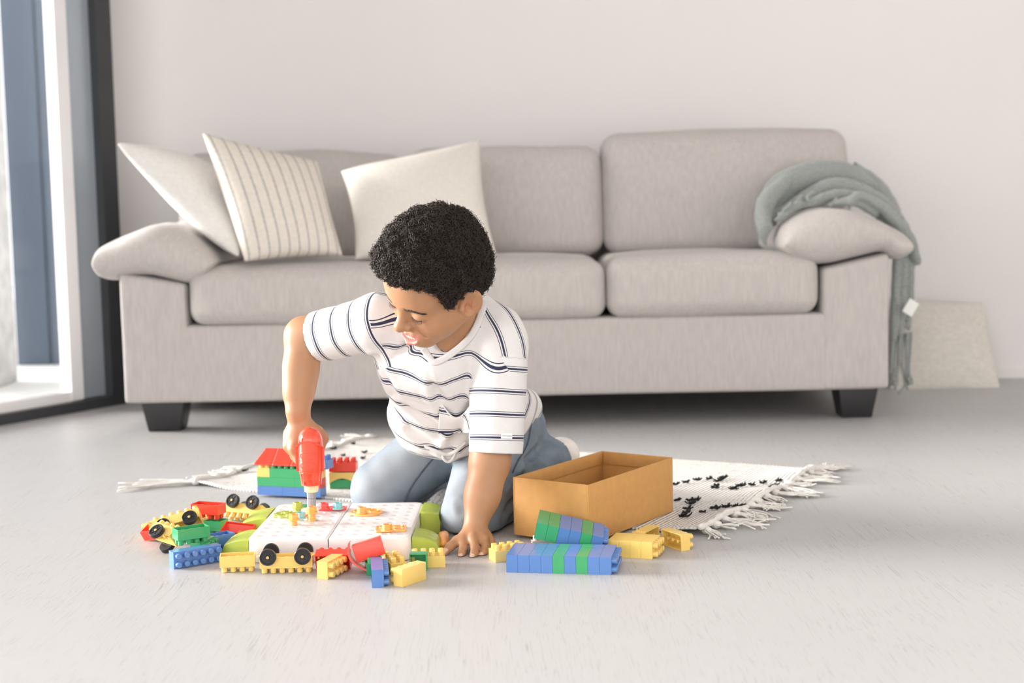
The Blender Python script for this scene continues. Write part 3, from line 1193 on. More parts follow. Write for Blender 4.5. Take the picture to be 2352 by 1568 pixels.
# a corner of the rug turned up between the boy's knees
fo = [at(966, 1172, 2.76), at(1032, 1118, 2.83), at(1036, 1176, 2.76), at(985, 1180, 2.745)]
vs, fs = [], []
n_ = 16
for i in range(n_ + 1):
    for j in range(n_ + 1):
        a, b = i / n_, j / n_
        p = (1 - a) * (1 - b) * fo[0] + a * (1 - b) * fo[1] + a * b * fo[2] + (1 - a) * b * fo[3]
        p = p + V3(0, 0, 0.010 * math.sin(math.pi * a) * (1 - b))
        p[2] = max(p[2], 0.006)
        d = p[:2] - rug_c
        vs.append((d @ rug_u, d @ rug_v, p[2]))
for i in range(n_):
    for j in range(n_):
        a = i * (n_ + 1) + j
        fs.append((a, a + 1, a + n_ + 2, a + n_ + 1))
o = mesh('turned_edge', vs, fs, M['rug'], rug)
md = o.modifiers.new('thick', 'SOLIDIFY')
md.thickness = 0.004

# ------------------------------------------------------------------ toy bricks
PT, BH, SH, SR = 0.0148, 0.0195, 0.0088, 0.0051      # stud pitch, body height, stud height, stud radius


def brick_geo(bm, n, m, off=(0, 0, 0), closed=False, studs=True, tubes=True):
    """hollow brick: n x m studs along x, y; centred on its body; studs to +z, open underneath"""
    lx, ly = n * PT - 0.0003, m * PT - 0.0003
    ox, oy, oz = off
    t = 0.0018
    z0, z1 = -BH / 2, BH / 2
    c = 0.0006

    def ring(hx, hy, z):
        return [bm.verts.new((ox + sx * hx, oy + sy * hy, oz + z)) for sx, sy in ((-1, -1), (1, -1), (1, 1), (-1, 1))]
    r = [ring(lx / 2 - c, ly / 2 - c, z1), ring(lx / 2, ly / 2, z1 - c), ring(lx / 2, ly / 2, z0)]
    if closed:
        r.append(ring(lx / 2 - 0.0002, ly / 2 - 0.0002, z0 - 0.0001))
    else:
        r += [ring(lx / 2 - t, ly / 2 - t, z0), ring(lx / 2 - t, ly / 2 - t, z1 - t)]
    bm.faces.new(r[0])
    for a, b in zip(r, r[1:]):
        for i in range(4):
            bm.faces.new((a[i], b[i], b[(i + 1) % 4], a[(i + 1) % 4]))
    bm.faces.new(r[-1][::-1])
    if studs:
        for i in range(n):
            for j in range(m):
                cx, cy = ox + (i - (n - 1) / 2) * PT, oy + (j - (m - 1) / 2) * PT
                prev = None
                for rr, z in ((SR, z1), (SR * 0.985, z1 + SH - 0.0009), (SR * 0.83, z1 + SH)):
                    cur = [bm.verts.new((cx + rr * math.cos(2 * math.pi * k / 18), cy + rr * math.sin(2 * math.pi * k / 18), oz + z)) for k in range(18)]
                    if prev:
                        for k in range(18):
                            bm.faces.new((prev[k], prev[(k + 1) % 18], cur[(k + 1) % 18], cur[k]))
                    prev = cur
                bm.faces.new(prev)
    if tubes and not closed and m > 1:
        for i in range(n - 1):
            bm_cyl(bm, (ox + (i - (n - 2) / 2) * PT, oy, oz + z0 + 0.003), (0, 0, 1), 0.0030, BH - 0.0045, 10)


def brick_mesh(n, m, colour, name='toy_brick', parent=None, **kw):
    bm = bmesh.new()
    brick_geo(bm, n, m, **kw)
    return from_bm(name, bm, M[colour], parent, smooth=True, angle=35)


def axes(l, s):
    """rotation with x along l and z (studs) along s"""
    s = nrm(s)
    l = np.array(l, float)
    l = nrm(l - s * (l @ s))
    y = np.cross(s, l)
    return np.stack([l, y, s], 1)


def dirv(deg, z=0.0):
    a = math.radians(deg)
    return V3(math.cos(a), math.sin(a), z)


def pose(o, c, l, s, rest=None):
    R_ = axes(l, s)
    c = np.array(c, float)
    if rest is not None:
        zs = []
        for ob in [o] + list(o.children) + [g for k in o.children for g in k.children]:
            if ob.type != 'MESH':
                continue
            P = np.array([v.co[:] for v in ob.data.vertices])
            mw = Matrix.Identity(4)
            q = ob
            while q is not o:
                mw = q.matrix_basis @ mw
                q = q.parent
            mw = np.array(mw)
            P = P @ mw[:3, :3].T + mw[:3, 3]
            zs.append((P @ R_.T)[:, 2].min())
        c[2] = rest - min(zs) + 0.0002
    mtx = np.eye(4)
    mtx[:3, :3] = R_
    mtx[:3, 3] = c
    o.matrix_world = Matrix(mtx.tolist())
    return o


UPV, DNV = V3(0, 0, 1), V3(0, 0, -1)
LOOSE = 'loose toy bricks on the floor'


def loose(n, m, colour, px, zc, ldeg, s, label, rest=0.0, lz=0.0, dz=None, **kw):
    o = brick_mesh(n, m, colour, **kw)
    c = fl(px[0], px[1], zc)
    pose(o, c, dirv(ldeg, lz), s, rest)
    if dz is not None:
        o.location.z = dz
    tag(o, label, 'toy brick', LOOSE)
    return o


HW = PT          # half width of a two stud brick
# in front of the pegboard
loose(4, 2, 'yellow', (546, 1286), 0.018, 8, DNV, 'yellow toy brick upside down on its studs at the front left, no wheels')
loose(4, 2, 'yellow', (759, 1300), HW, 62, (0.95, -0.35, 0), 'yellow toy brick on its side in front of the red pieces, studs facing right')
loose(2, 2, 'green', (860, 1302), 0.01, 12, UPV, 'small green toy brick with studs up behind the standing blue brick')
loose(6, 2, 'blue', (866, 1313), HW, 97, (1, 0.12, 0), 'blue toy brick on its side nearest the camera, hollow side facing left')
loose(4, 2, 'yellow', (906, 1297), 0.01, -70, UPV, 'yellow toy brick with studs up directly behind the blue brick on its side')
loose(4, 2, 'yellow', (941, 1317), HW, 53, (-0.80, 0.6, 0), 'yellow toy brick on its side at the front, studs pointing left', closed=True)
loose(2, 2, 'green', (962, 1288), HW, 0, (0.06, 1, 0), 'small green toy brick on its side showing its hollow underside')
loose(4, 2, 'yellow', (983, 1286), 0.01, 3, UPV, "yellow toy brick with studs up beside the boy's thumb")
loose(4, 2, 'yellow', (1166, 1270), 0.01, 24, UPV, 'yellow toy brick with studs up between the planted hand and the blue bar')
loose(2, 1, 'white_plastic', (1240, 1252), 0.01, 10, UPV, 'small white toy brick under the raised green end of the bar', studs=True)
loose(4, 2, 'yellow', (1487, 1231), HW, 60, (-0.86, 0.5, 0), 'yellow toy brick on its side touching the box, studs facing left')
loose(4, 2, 'yellow', (1552, 1238), HW, 125, (0.86, 0.5, 0), 'rightmost yellow toy brick, on its side with its hollow underside facing left')
# the heap on the left
loose(6, 2, 'blue', (449, 1276), HW, 36, (0.62, -0.85, 0), 'blue toy brick on its side at the front of the left heap, studs facing front')
loose(4, 2, 'green', (466, 1257), HW, 37, (0.85, -0.2, 0), 'green toy brick on its side wedged behind the front blue brick')
loose(4, 2, 'green', (439, 1222), 0.045, 33, DNV, 'green toy brick lying open side up on top of the left heap', rest=None, lz=0.03)
loose(4, 2, 'green', (484, 1200), 0.022, -20, DNV, 'dark green open brick carrying the upturned red brick', rest=0.0)
loose(4, 2, 'red', (479, 1172), 0.045, -20, DNV, 'red toy brick turned studs down at the back of the left heap', rest=0.0305)
loose(4, 2, 'blue', (498, 1237), 0.02, 42, DNV, 'blue open toy brick half hidden in the middle of the left heap')
loose(4, 2, 'yellow', (362, 1212), HW, 55, (-0.95, 0.3, 0), 'yellow toy brick at the far left of the heap, studs facing left')
loose(2, 1, 'orange', (497, 1212), 0.01, 20, UPV, 'small orange toy block showing between the blue and dark green bricks', studs=False)


# ---- bars of bricks pushed together
def bar(name, n, cols, start, axis, ldir, label, w=2):
    """bricks stacked along axis (their stud direction), each n x w"""
    root = empty(name, start)
    tag(root, label, 'brick bar', 'bars of joined toy bricks')
    R_ = axes(ldir, axis)
    mt = np.eye(4)
    mt[:3, :3] = R_
    mt[:3, 3] = start
    root.matrix_world = Matrix(mt.tolist())
    for k, c in enumerate(cols):
        o = brick_mesh(n, w, c, 'brick', root, tubes=False)
        o.location = (0, 0, BH / 2 + k * (BH + 0.0001))
        o['label'] = {'blue': 'blue', 'green': 'green', 'yellow': 'yellow'}[c] + ' brick of the bar'
    return root


ax_ = nrm(fl(1404, 1320, 0) - fl(1163, 1314, 0))
ld_ = V3(-ax_[1], ax_[0], 0)
st = fl(1163, 1314, 0) + ld_ * (3 * PT) + V3(0, 0, HW)
bar('brick_bar', 6, ['blue'] * 4 + ['green', 'blue', 'green', 'blue', 'blue'], st, ax_, ld_, 'long bar of blue toy bricks with two green ones lying at the front')
# leaning bar: raised left end on the white brick
a0, a1 = at(1226, 1236, 2.420), at(1387, 1273, 2.413)
ax_ = nrm(a1 - a0)
ld_ = nrm(np.cross(V3(0, 0, 1), ax_) + V3(0.22, 0, 0.05))
ld_ = nrm(ld_ - ax_ * (ld_ @ ax_))
wd_ = np.cross(ax_, ld_)
st = a0 + ld_ * (2.5 * PT) + wd_ * HW * (1 if wd_[2] > 0 else -1)
bar('brick_bar', 5, ['green', 'green', 'blue', 'blue', 'green', 'blue'], st, ax_, ld_, 'sloping bar of green and blue toy bricks leaning before the cardboard box')
ax_ = dirv(-19)
ld_ = dirv(71)
a0 = fl(1498, 1284, 0)
st = a0 - ax_ * 4 * BH + ld_ * (2 * PT) + V3(0, 0, HW)
bar('brick_bar', 4, ['yellow'] * 4, st, ax_, ld_, 'short bar of four yellow toy bricks right of the blue bar')

# ---- wheels and wagons
WR = 0.0140


def wheel_mesh():
    bm = bmesh.new()
    prof = [(0.0105, -0.0042), (0.0135, -0.0042), (WR, -0.0034), (WR, 0.0034), (0.0133, 0.0042), (0.0112, 0.0042), (0.0106, 0.0030), (0.0040, 0.0028), (0.0034, 0.0040), (0.0015, 0.0040)]
    rings = [[bm.verts.new((r * math.cos(2 * math.pi * k / 28), r * math.sin(2 * math.pi * k / 28), z)) for k in range(28)] for r, z in prof]
    for a, b in zip(rings, rings[1:]):
        for k in range(28):
            bm.faces.new((a[k], a[(k + 1) % 28], b[(k + 1) % 28], b[k]))
    bm.faces.new(rings[0][::-1])
    bm.faces.new(rings[-1])
    for k in range(6):                                  # spokes
        a = k * math.pi / 3
        vs = bm_box(bm, (0.0036, -0.0007, 0.0026), (0.0110, 0.0007, 0.0036))
        bmesh.ops.rotate(bm, verts=vs, cent=(0, 0, 0), matrix=Matrix.Rotation(a, 3, 'Z'))
    o = from_bm('wheel', bm, M['black_plastic'], None, True, 35)
    bm = bmesh.new()
    bmesh.ops.create_uvsphere(bm, u_segments=14, v_segments=8, radius=0.0026)
    for v in bm.verts:
        v.co = (v.co.x, v.co.y, 0.0042 + v.co.z * 0.55)
        if abs(v.co.x) < 0.0005:
            v.co.z -= 0.0006
    p = from_bm('axle_pin', bm, M['hub'], o, True, 60)
    return o, p


def wagon(n, label, wheels, hook=True):
    root = empty('toy_wagon')
    tag(root, label, 'toy wagon', 'yellow toy wagons')
    bm = bmesh.new()
    brick_geo(bm, n, 2)
    if hook:
        hx = n * PT / 2
        bm_box(bm, (hx - 0.001, -0.003, -BH / 2 - 0.0005), (hx + 0.010, 0.003, -BH / 2 + 0.0018))
        bm_cyl(bm, (hx + 0.009, 0, -BH / 2), (0, 0, 1), 0.0018, 0.008, 10)
        bm_box(bm, (-hx - 0.006, -0.0025, -BH / 2 - 0.0005), (-hx + 0.001, 0.0025, -BH / 2 + 0.0018))
    from_bm('chassis', bm, M['yellow'], root, True, 35)
    for wx in wheels:
        for sy in (1, -1):
            w, p = wheel_mesh()
            w.parent = root
            w.location = (wx, sy * (PT + 0.0052), -BH / 2 - 0.0018)
            w.rotation_euler = (-math.pi / 2 * sy, 0, 0)
    return root


w1 = wagon(6, 'yellow toy wagon upside down before the white pegboard, four wheels in the air', (-0.029, 0.029))
pose(w1, fl(659, 1288, 0.018), dirv(2), DNV, 0.0)
w2 = wagon(6, 'yellow toy wagon tipped over at the back, two black wheels showing', (-0.024, 0.024), False)
pose(w2, fl(566, 1178, 0.018), dirv(-28), V3(-0.25, -0.5, -0.85), 0.0)
w3 = wagon(6, 'yellow toy wagon lying slanted across the top of the left heap', (-0.024, 0.026))
pose(w3, at(408, 1200, 2.60), nrm(V3(0.74, 0.35, 0.42)), nrm(V3(-0.25, 0.62, 0.6)), None)
w4 = wagon(4, 'yellow toy wagon on its side at the bottom left of the heap', (0.0,), False)
pose(w4, fl(383, 1249, 0.016), nrm(V3(0.55, -0.75, -0.25)), nrm(V3(0.5, 0.55, 0.55)), 0.0)


# ---- red special pieces
def prism(name, prof, y0, y1, m, parent=None, bev=0.0):
    """profile in x,z extruded along y"""
    bm = bmesh.new()
    a = [bm.verts.new((x, y0, z)) for x, z in prof]
    b = [bm.verts.new((x, y1, z)) for x, z in prof]
    bm.faces.new(a)
    bm.faces.new(b[::-1])
    k = len(prof)
    for i in range(k):
        bm.faces.new((a[i], b[i], b[(i + 1) % k], a[(i + 1) % k]))
    if bev:
        bmesh.ops.bevel(bm, geom=bm.edges[:], offset=bev, segments=2, affect='EDGES')
    return from_bm(name, bm, m, parent, True, 35)


loose(4, 2, 'red', (766, 1281), 0.02, -4, (0.05, 0.9, 0.35), 'long red toy brick lying between the wagon and the red curved piece')
# red chute: a hollow block with a curved lip
root = empty('toy_chute')
tag(root, 'red toy chute piece with a curved lip lying tilted before the pegboard', 'toy block')
bm = bmesh.new()
bm_box(bm, (-0.024, -0.0148, -0.016), (0.026, 0.0148, 0.014), 0.001)
from_bm('chute_body', bm, M['red'], root, True, 35)
bm = bmesh.new()
arc = [(-0.026 - 0.010 * math.sin(math.pi * (k / 12)) + 0.018 * (k / 12) ** 2 - 0.002, 0.020 - 0.056 * k / 12) for k in range(13)]
pv = None
for x, z in arc:
    cur = [bm.verts.new((x, y, z)) for y in (-0.0165, 0.0165)] + [bm.verts.new((x + 0.0035, y, z + 0.0008)) for y in (0.0165, -0.0165)]
    if pv:
        for i in range(4):
            bm.faces.new((pv[i], pv[(i + 1) % 4], cur[(i + 1) % 4], cur[i]))
    else:
        bm.faces.new(cur[::-1])
    pv = cur
bm.faces.new(pv)
from_bm('curved_lip', bm, M['red'], root, True, 35)
pose(root, fl(846, 1280, 0.024), V3(0.93, 0.10, 0.28), V3(-0.28, 0.1, 0.94), 0.0)


def open_roof(label, c, l, s, rest=0.0):
    """hollow sloped roof brick seen from its open side"""
    bm = bmesh.new()
    w, d, h, t = 0.0147, 0.0147, 0.0195, 0.0018
    out = [(-w, 0), (w, 0), (w, h * 0.25), (-w * 0.1, h), (-w, h)]
    inn = [(-w + t, 0), (w - t, 0), (w - t, h * 0.2), (-w * 0.1 - t * .5, h - t), (-w + t, h - t)]
    ao = [bm.verts.new((x, -d * 2, z)) for x, z in out]
    bo = [bm.verts.new((x, d * 2, z)) for x, z in out]
    ai = [bm.verts.new((x, -d * 2 + t, z)) for x, z in inn]
    bi = [bm.verts.new((x, d * 2 - t, z)) for x, z in inn]
    bm.faces.new(ao[::-1])
    bm.faces.new(bo)
    bm.faces.new(ai)
    bm.faces.new(bi[::-1])
    for i in range(1, 5):
        j = (i + 1) % 5
        bm.faces.new((ao[i], ao[j], bo[j], bo[i]))
        bm.faces.new((ai[j], ai[i], bi[i], bi[j]))
    for p, q, r_, s_ in ((ao[0], ao[1], ai[1], ai[0]), (bo[1], bo[0], bi[0], bi[1]), (ao[1], bo[1], bi[1], ai[1]), (bo[0], ao[0], ai[0], bi[0])):
        bm.faces.new((p, q, r_, s_))
    o = from_bm('roof_brick', bm, M['red'], None, True, 30)
    pose(o, c, l, s, rest)
    return tag(o, label, 'toy brick', LOOSE)


open_roof('red sloped toy brick standing open between the heap and the pegboard', fl(546, 1219, 0.02), dirv(75, 0.1), V3(0.05, 0.45, -0.9))
open_roof('red sloped toy brick lying at the far left edge of the heap', fl(358, 1224, 0.016), dirv(60), V3(0.35, 0.3, -0.88))

# ------------------------------------------------------------------ brick house and brick wall behind the pegboard
h0, h1 = fl(592, 1137, 0.004), fl(752, 1144.5, 0.004)
hx_ = nrm(h1 - h0)
house = empty('brick_house')
tag(house, 'toy brick house with a red tiled roof on the rug behind the drill', 'toy house')
mt = np.eye(4)
mt[:3, 0], mt[:3, 1], mt[:3, 3] = hx_, V3(-hx_[1], hx_[0], 0), h0
house.matrix_world = Matrix(mt.tolist())


def hb(n, m, colour, ix, iy, iz, parent, label=None, **kw):
    o = brick_mesh(n, m, colour, 'brick', parent, tubes=False, **kw)
    o.location = ((ix + n / 2) * PT, (iy + m / 2) * PT, (iz + 0.5) * (BH + 0.0001) + 0.0012)
    o['label'] = label or {'blue': 'blue brick', 'green': 'green brick', 'yellow': 'yellow brick', 'red': 'red brick'}[colour]
    return o


hb(4, 2, 'blue', 0, 0, 0, house)
hb(4, 2, 'blue', 4, 0, 0, house)
hb(2, 2, 'blue', 8, 0, 0, house)
hb(6, 2, 'green', 0, 0, 1, house)
hb(2, 2, 'green', 6, 0, 1, house)
hb(2, 2, 'red', 8, 0, 1, house)
hb(2, 2, 'yellow', 0, 0, 2, house)
hb(6, 2, 'green', 2, 0, 2, house)
hb(2, 2, 'yellow', 8, 0, 2, house)
hb(2, 2, 'blue', 8.6, 1.4, 2.9, house, studs=True)
for k in range(3):
    x0, x1 = -0.006 + 0.044 * k, -0.006 + 0.044 * (k + 1) - 0.0006
    bm = bmesh.new()
    z0 = 3 * BH + 0.0085
    # sloping tile face: eave in front, ridge at the back, tile ripples along the slope
    rows = 24
    prev = None
    for r in range(rows + 1):
        t = r / rows
        y = -0.004 + 0.030 * t
        z = z0 + 0.0315 * t + 0.0009 * abs(math.sin(t * math.pi * 6))
        sh = 0.016 * t
        cur = [bm.verts.new((x0 + sh * (1 if k == 0 else 0) + (x1 - x0) * q / 16 * (1 - (sh / (x1 - x0) if k == 0 else 0)), y, z + 0.0006 * abs(math.sin(q * math.pi / 2.67)))) for q in range(17)]
        if prev:
            for q in range(16):
                bm.faces.new((prev[q], prev[q + 1], cur[q + 1], cur[q]))
        prev = cur
    o = from_bm('roof_tile', bm, M['red'], house, True, 60)
    o['label'] = 'red tiled roof piece'
    md = o.modifiers.new('thick', 'SOLIDIFY')
    md.thickness = 0.003
    md.offset = -1

wl = fl(757, 1124, 0.004)
wall_b = empty('brick_stack')
tag(wall_b, 'low stack of red, yellow and green toy bricks beside the boy\'s knee', 'brick stack')
mt = np.eye(4)
ang = math.radians(-3)
mt[:3, 0], mt[:3, 1], mt[:3, 3] = V3(math.cos(ang), math.sin(ang), 0), V3(-math.sin(ang), math.cos(ang), 0), wl
wall_b.matrix_world = Matrix(mt.tolist())
hb(4, 2, 'green', 0, 0.25, 0, wall_b)
bm = bmesh.new()                              # arched yellow block
w_ = 4 * PT
n_ = 14
for sy, yy in ((-1, 0.0), (1, 2 * PT)):
    top = [bm.verts.new((w_ * i / n_, yy, 2 * BH - 0.002)) for i in range(n_ + 1)]
    bot = [bm.verts.new((w_ * i / n_, yy, BH * 0.62 + 0.012 * math.sin(math.pi * min(1, (i / n_) * 1.05)) ** 0.8)) for i in range(n_ + 1)]
    for i in range(n_):
        q = (bot[i], bot[i + 1], top[i + 1], top[i])
        bm.faces.new(q if sy < 0 else q[::-1])
    if sy < 0:
        f0 = (top, bot)
for i in range(n_):
    bm.faces.new((f0[0][i], f0[0][i + 1], top[i + 1], top[i]))
    bm.faces.new((f0[1][i + 1], f0[1][i], bot[i], bot[i + 1]))
bm.faces.new((f0[1][0], f0[0][0], top[0], bot[0]))
bm.faces.new((f0[0][n_], f0[1][n_], bot[n_], top[n_]))
o = from_bm('arch_brick', bm, M['yellow'], wall_b, True, 35)
o['label'] = 'yellow arched brick'
o = hb(4, 2, 'red', 0, 0, 2, wall_b)
o.location.z = 2.5 * BH

# ------------------------------------------------------------------ cardboard box
cb = empty('cardboard_box', (0.1301, 2.4925, 0.0056))
cb.rotation_euler = (0, 0, 0.9746)
tag(cb, 'open empty brown cardboard box on the rug edge', 'box')
A_, B_, HH_, T_ = 0.3217, 0.1612, 0.1075, 0.0024


def panel(name, lo, hi):
    return box(name, lo, hi, M['card'], cb, 0.0007, 2)


panel('bottom_panel', (T_, T_, 0), (A_ - T_, B_ - T_, T_))
panel('side_panel', (0, 0, 0), (A_, T_, HH_))
panel('side_panel', (0, B_ - T_, 0), (A_, B_, HH_))
panel('end_panel', (0, T_, 0), (T_, B_ - T_, HH_))
panel('end_panel', (A_ - T_, T_, 0), (A_, B_ - T_, HH_))
panel('folded_flap', (T_, B_ - 2 * T_ - 0.0002, 0.082), (A_ - T_, B_ - T_, HH_ - 0.001))
panel('folded_flap', (A_ - 2 * T_ - 0.0002, T_, 0.082), (A_ - T_, B_ - 2 * T_ - 0.001, HH_ - 0.001))

# ------------------------------------------------------------------ white pegboard with its feet
pb = empty('pegboard', (-0.322, 2.576, 0))
pb.rotation_euler = (0, 0, math.radians(-1.5))
tag(pb, 'white two-part toy pegboard full of round holes with lime green feet', 'pegboard')
PW, PD, PH_ = 0.141, 0.300, 0.042
PBR = 0.018


def peg_half(side):
    nx, ny = 5, 9
    cx, cy = 0.0258, 0.0305
    ix, iy = nx * cx / 2, ny * cy / 2
    bm = bmesh.new()
    vd = {}

    def vert(x, y, z):
        k = (round(x, 5), round(y, 5), round(z, 5))
        if k not in vd:
            vd[k] = bm.verts.new((x, y, z))
        return vd[k]
    hr = 0.0068
    ns = 16
    sq = []
    for k in range(ns):                       # cell outline, 4 points a side
        t = k / ns * 4
        s_, f_ = int(t), t - int(t)
        e = -1 + 2 * f_
        sq.append([(e, -1), (1, e), (-e, 1), (-1, -e)][s_])
    for i in range(nx):
        for j in range(ny):
            x, y = (i - (nx - 1) / 2) * cx, (j - (ny - 1) / 2) * cy
            o_ = [vert(x + a * cx / 2, y + b * cy / 2, PH_) for a, b in sq]
            ang0 = -3 * math.pi / 4
            rings = [o_]
            for rr, z in ((hr + 0.0008, PH_), (hr, PH_ - 0.0008), (hr, PH_ - 0.007)):
                rings.append([bm.verts.new((x + rr * math.cos(ang0 + 2 * math.pi * k / ns), y + rr * math.sin(ang0 + 2 * math.pi * k / ns), z)) for k in range(ns)])
            for a, b in zip(rings, rings[1:]):
                for k in range(ns):
                    bm.faces.new((a[k], a[(k + 1) % ns], b[(k + 1) % ns], b[k]))
            bm.faces.new(rings[-1])
    # border loops
    bd = []
    nq = 4
    for i in range(nx * nq):
        bd.append((-ix + cx / nq * i, -iy))
    for j in range(ny * nq):
        bd.append((ix, -iy + cy / nq * j))
    for i in range(nx * nq):
        bd.append((ix - cx / nq * i, iy))
    for j in range(ny * nq):
        bd.append((-ix, iy - cy / nq * j))
    prev = [vert(x, y, PH_) for x, y in bd]
    hx2, hy2 = PW / 2, PD / 2
    for ins, z in ((0.0035, PH_), (0.0018, PH_ - 0.0005), (0.0006, PH_ - 0.0016), (0.0, PH_ - 0.0035), (-0.0012, 0.001), (0.001, 0.0)):
        cur = []
        for x, y in bd:
            X, Y = x / ix * (hx2 - ins), y / iy * (hy2 - ins)
            outer = (X * side > 0)
            r = PBR if outer else 0.002
            r = max(r - ins, 0.0005)
            cxm, cym = hx2 - ins - r, hy2 - ins - r
            qx, qy = max(-cxm, min(cxm, X)), max(-cym, min(cym, Y))
            d = math.hypot(X - qx, Y - qy)
            if d > 1e-6:
                X, Y = qx + (X - qx) / d * r, qy + (Y - qy) / d * r
            cur.append(bm.verts.new((X, Y, z)))
        for k in range(len(bd)):
            k2 = (k + 1) % len(bd)
            bm.faces.new((prev[k], prev[k2], cur[k2], cur[k]))
        prev = cur
    bm.faces.new(prev[::-1])
    o = from_bm('board_half', bm, M['white_plastic'], pb, True, 40)
    o.location.x = side * (PW / 2 + 0.0006)
    return o


peg_half(-1)
peg_half(1)


def corner_foot(name, x, y, rot, ln, dp, h0, h1):
    """rounded lime wedge with ridges on its sloping top"""
    bm = bmesh.new()
    nx, ny = 28, 16
    top = {}
    for i in range(nx + 1):
        for j in range(ny + 1):
            t, s_ = i / nx, -1 + 2 * j / ny
            e = (1 - abs(s_) ** 6) ** 0.4
            hgt = h1 + (h0 - h1) * (1 - t ** 2.2)
            if 0.12 < t < 0.82:
                hgt += 0.0009 * math.cos(s_ * math.pi * 6.5) * smooth01((1 - abs(s_)) * 6)
            hgt *= 0.93 + 0.07 * e
            hgt *= 1 - 0.35 * smooth01((t - 0.90) / 0.10)
            top[i, j] = bm.verts.new((ln * t, dp / 2 * s_ * (1 - 0.25 * t * t), hgt))
    bot = {k: bm.verts.new((v.co.x * (0.97 if k[0] else 1), v.co.y, 0.0006)) for k, v in top.items() if k[0] in (0, nx) or k[1] in (0, ny)}
    for i in range(nx):
        for j in range(ny):
            bm.faces.new((top[i, j], top[i + 1, j], top[i + 1, j + 1], top[i, j + 1]))
    for i in range(nx):
        for j in (0, ny):
            bm.faces.new((top[i, j], top[i + 1, j], bot[i + 1, j], bot[i, j]))
    for j in range(ny):
        for i in (0, nx):
            bm.faces.new((top[i, j], top[i, j + 1], bot[i, j + 1], bot[i, j]))
    bm.faces.new([bot[i, 0] for i in range(nx + 1)] + [bot[nx, j] for j in range(1, ny + 1)] + [bot[i, ny] for i in range(nx - 1, -1, -1)] + [bot[0, j] for j in range(ny - 1, 0, -1)])
    o = from_bm(name, bm, M['lime'], pb, True, 50)
    o['label'] = 'lime green ribbed corner foot'
    o.location = (x, y, 0)
    o.rotation_euler = (0, 0, rot)
    return o


corner_foot('corner_foot', PW + 0.002, -PD / 2 + 0.065, 0, 0.046, 0.078, 0.036, 0.021)
corner_foot('corner_foot', PW + 0.002, PD / 2 - 0.055, 0, 0.036, 0.095, 0.044, 0.038)
corner_foot('corner_foot', -PW - 0.002, -PD / 2 + 0.06, math.pi, 0.050, 0.085, 0.038, 0.024)
corner_foot('corner_foot', -PW - 0.002, PD / 2 - 0.075, math.pi, 0.052, 0.100, 0.042, 0.028)


# ---- pieces on the board
def hexbolt(colour, px, z, label, shank=0.0, rot=0.3, head=True, cat='toy bolt', name='toy_bolt', hollow=True):
    """hex headed toy bolt: flange, hex head, optional ridged shank below"""
    root = empty(name, fl(px[0], px[1], z))
    tag(root, label, cat, 'toy bolts on the pegboard')
    root.rotation_euler = (0, 0, rot)
    bm = bmesh.new()
    bm_cyl(bm, (0, 0, shank), (0, 0, 1), 0.0105, 0.0025, 28)
    from_bm('flange', bm, M[colour], root, True, 35)
    bm = bmesh.new()
    z0 = shank + 0.0022
    rings = []
    for rr, zz in ((0.0090, 0), (0.0088, 0.0085), (0.0084, 0.0092), (0.0062, 0.0092), (0.0058, 0.0035)):
        rings.append([bm.verts.new((rr * math.cos(k * math.pi / 3), rr * math.sin(k * math.pi / 3), z0 + zz)) for k in range(6)])
    for a, b in zip(rings, rings[1:]):
        for k in range(6):
            bm.faces.new((a[k], a[(k + 1) % 6], b[(k + 1) % 6], b[k]))
    bm.faces.new(rings[-1])
    bm.faces.new(rings[0][::-1])
    from_bm('hex_head', bm, M[colour], root)
    if shank > 0:
        g = Geo()
        nz_ = max(6, int(shank / 0.0007))
        zz = np.linspace(0.0, shank + 0.001, nz_)
        g.add(tube_geo([(0, 0, z_) for z_ in zz], [0.0062 + 0.0006 * math.sin(z_ / 0.0032 * 2 * math.pi) for z_ in zz], 20))
        g.build('threaded_shank', M[colour], root)
    return root


def plate(colour, px, z, outline, holes, label, rot=0.0, th=0.0032, cat='toy link', name='link_plate'):
    """flat plate with raised rim rings round its holes"""
    c = fl(px[0], px[1], z)
    bm = bmesh.new()
    k = len(outline)
    rings = []
    for sc_, zz in ((1.0, 0), (1.0, th), (0.985, th + 0.0006), (0.90, th + 0.0006), (0.88, th - 0.0004)):
        rings.append([bm.verts.new((x * sc_, y * sc_, zz)) for x, y in outline])
    for a, b in zip(rings, rings[1:]):
        for i in range(k):
            bm.faces.new((a[i], a[(i + 1) % k], b[(i + 1) % k], b[i]))
    bm.faces.new(rings[-1])
    bm.faces.new(rings[0][::-1])
    for hx2, hy2, hr2 in holes:
        r1 = []
        for rr, zz in ((hr2 + 0.0018, th - 0.0005), (hr2 + 0.0015, th + 0.0014), (hr2, th + 0.0014), (hr2 - 0.0004, th - 0.0003)):
            r1.append([bm.verts.new((hx2 + rr * math.cos(2 * math.pi * q / 24), hy2 + rr * math.sin(2 * math.pi * q / 24), zz)) for q in range(24)])
        for a, b in zip(r1, r1[1:]):
            for q in range(24):
                bm.faces.new((a[q], a[(q + 1) % 24], b[(q + 1) % 24], b[q]))
    o = from_bm(name, bm, M[colour], None, True, 40)
    o.location = tuple(c)
    o.rotation_euler = (0, 0, rot)
    return tag(o, label, cat)


def circ(r, n=40, lob=0, am=0.0):
    return [((r + am * math.cos(lob * 2 * math.pi * k / n)) * math.cos(2 * math.pi * k / n), (r + am * math.cos(lob * 2 * math.pi * k / n)) * math.sin(2 * math.pi * k / n)) for k in range(n)]


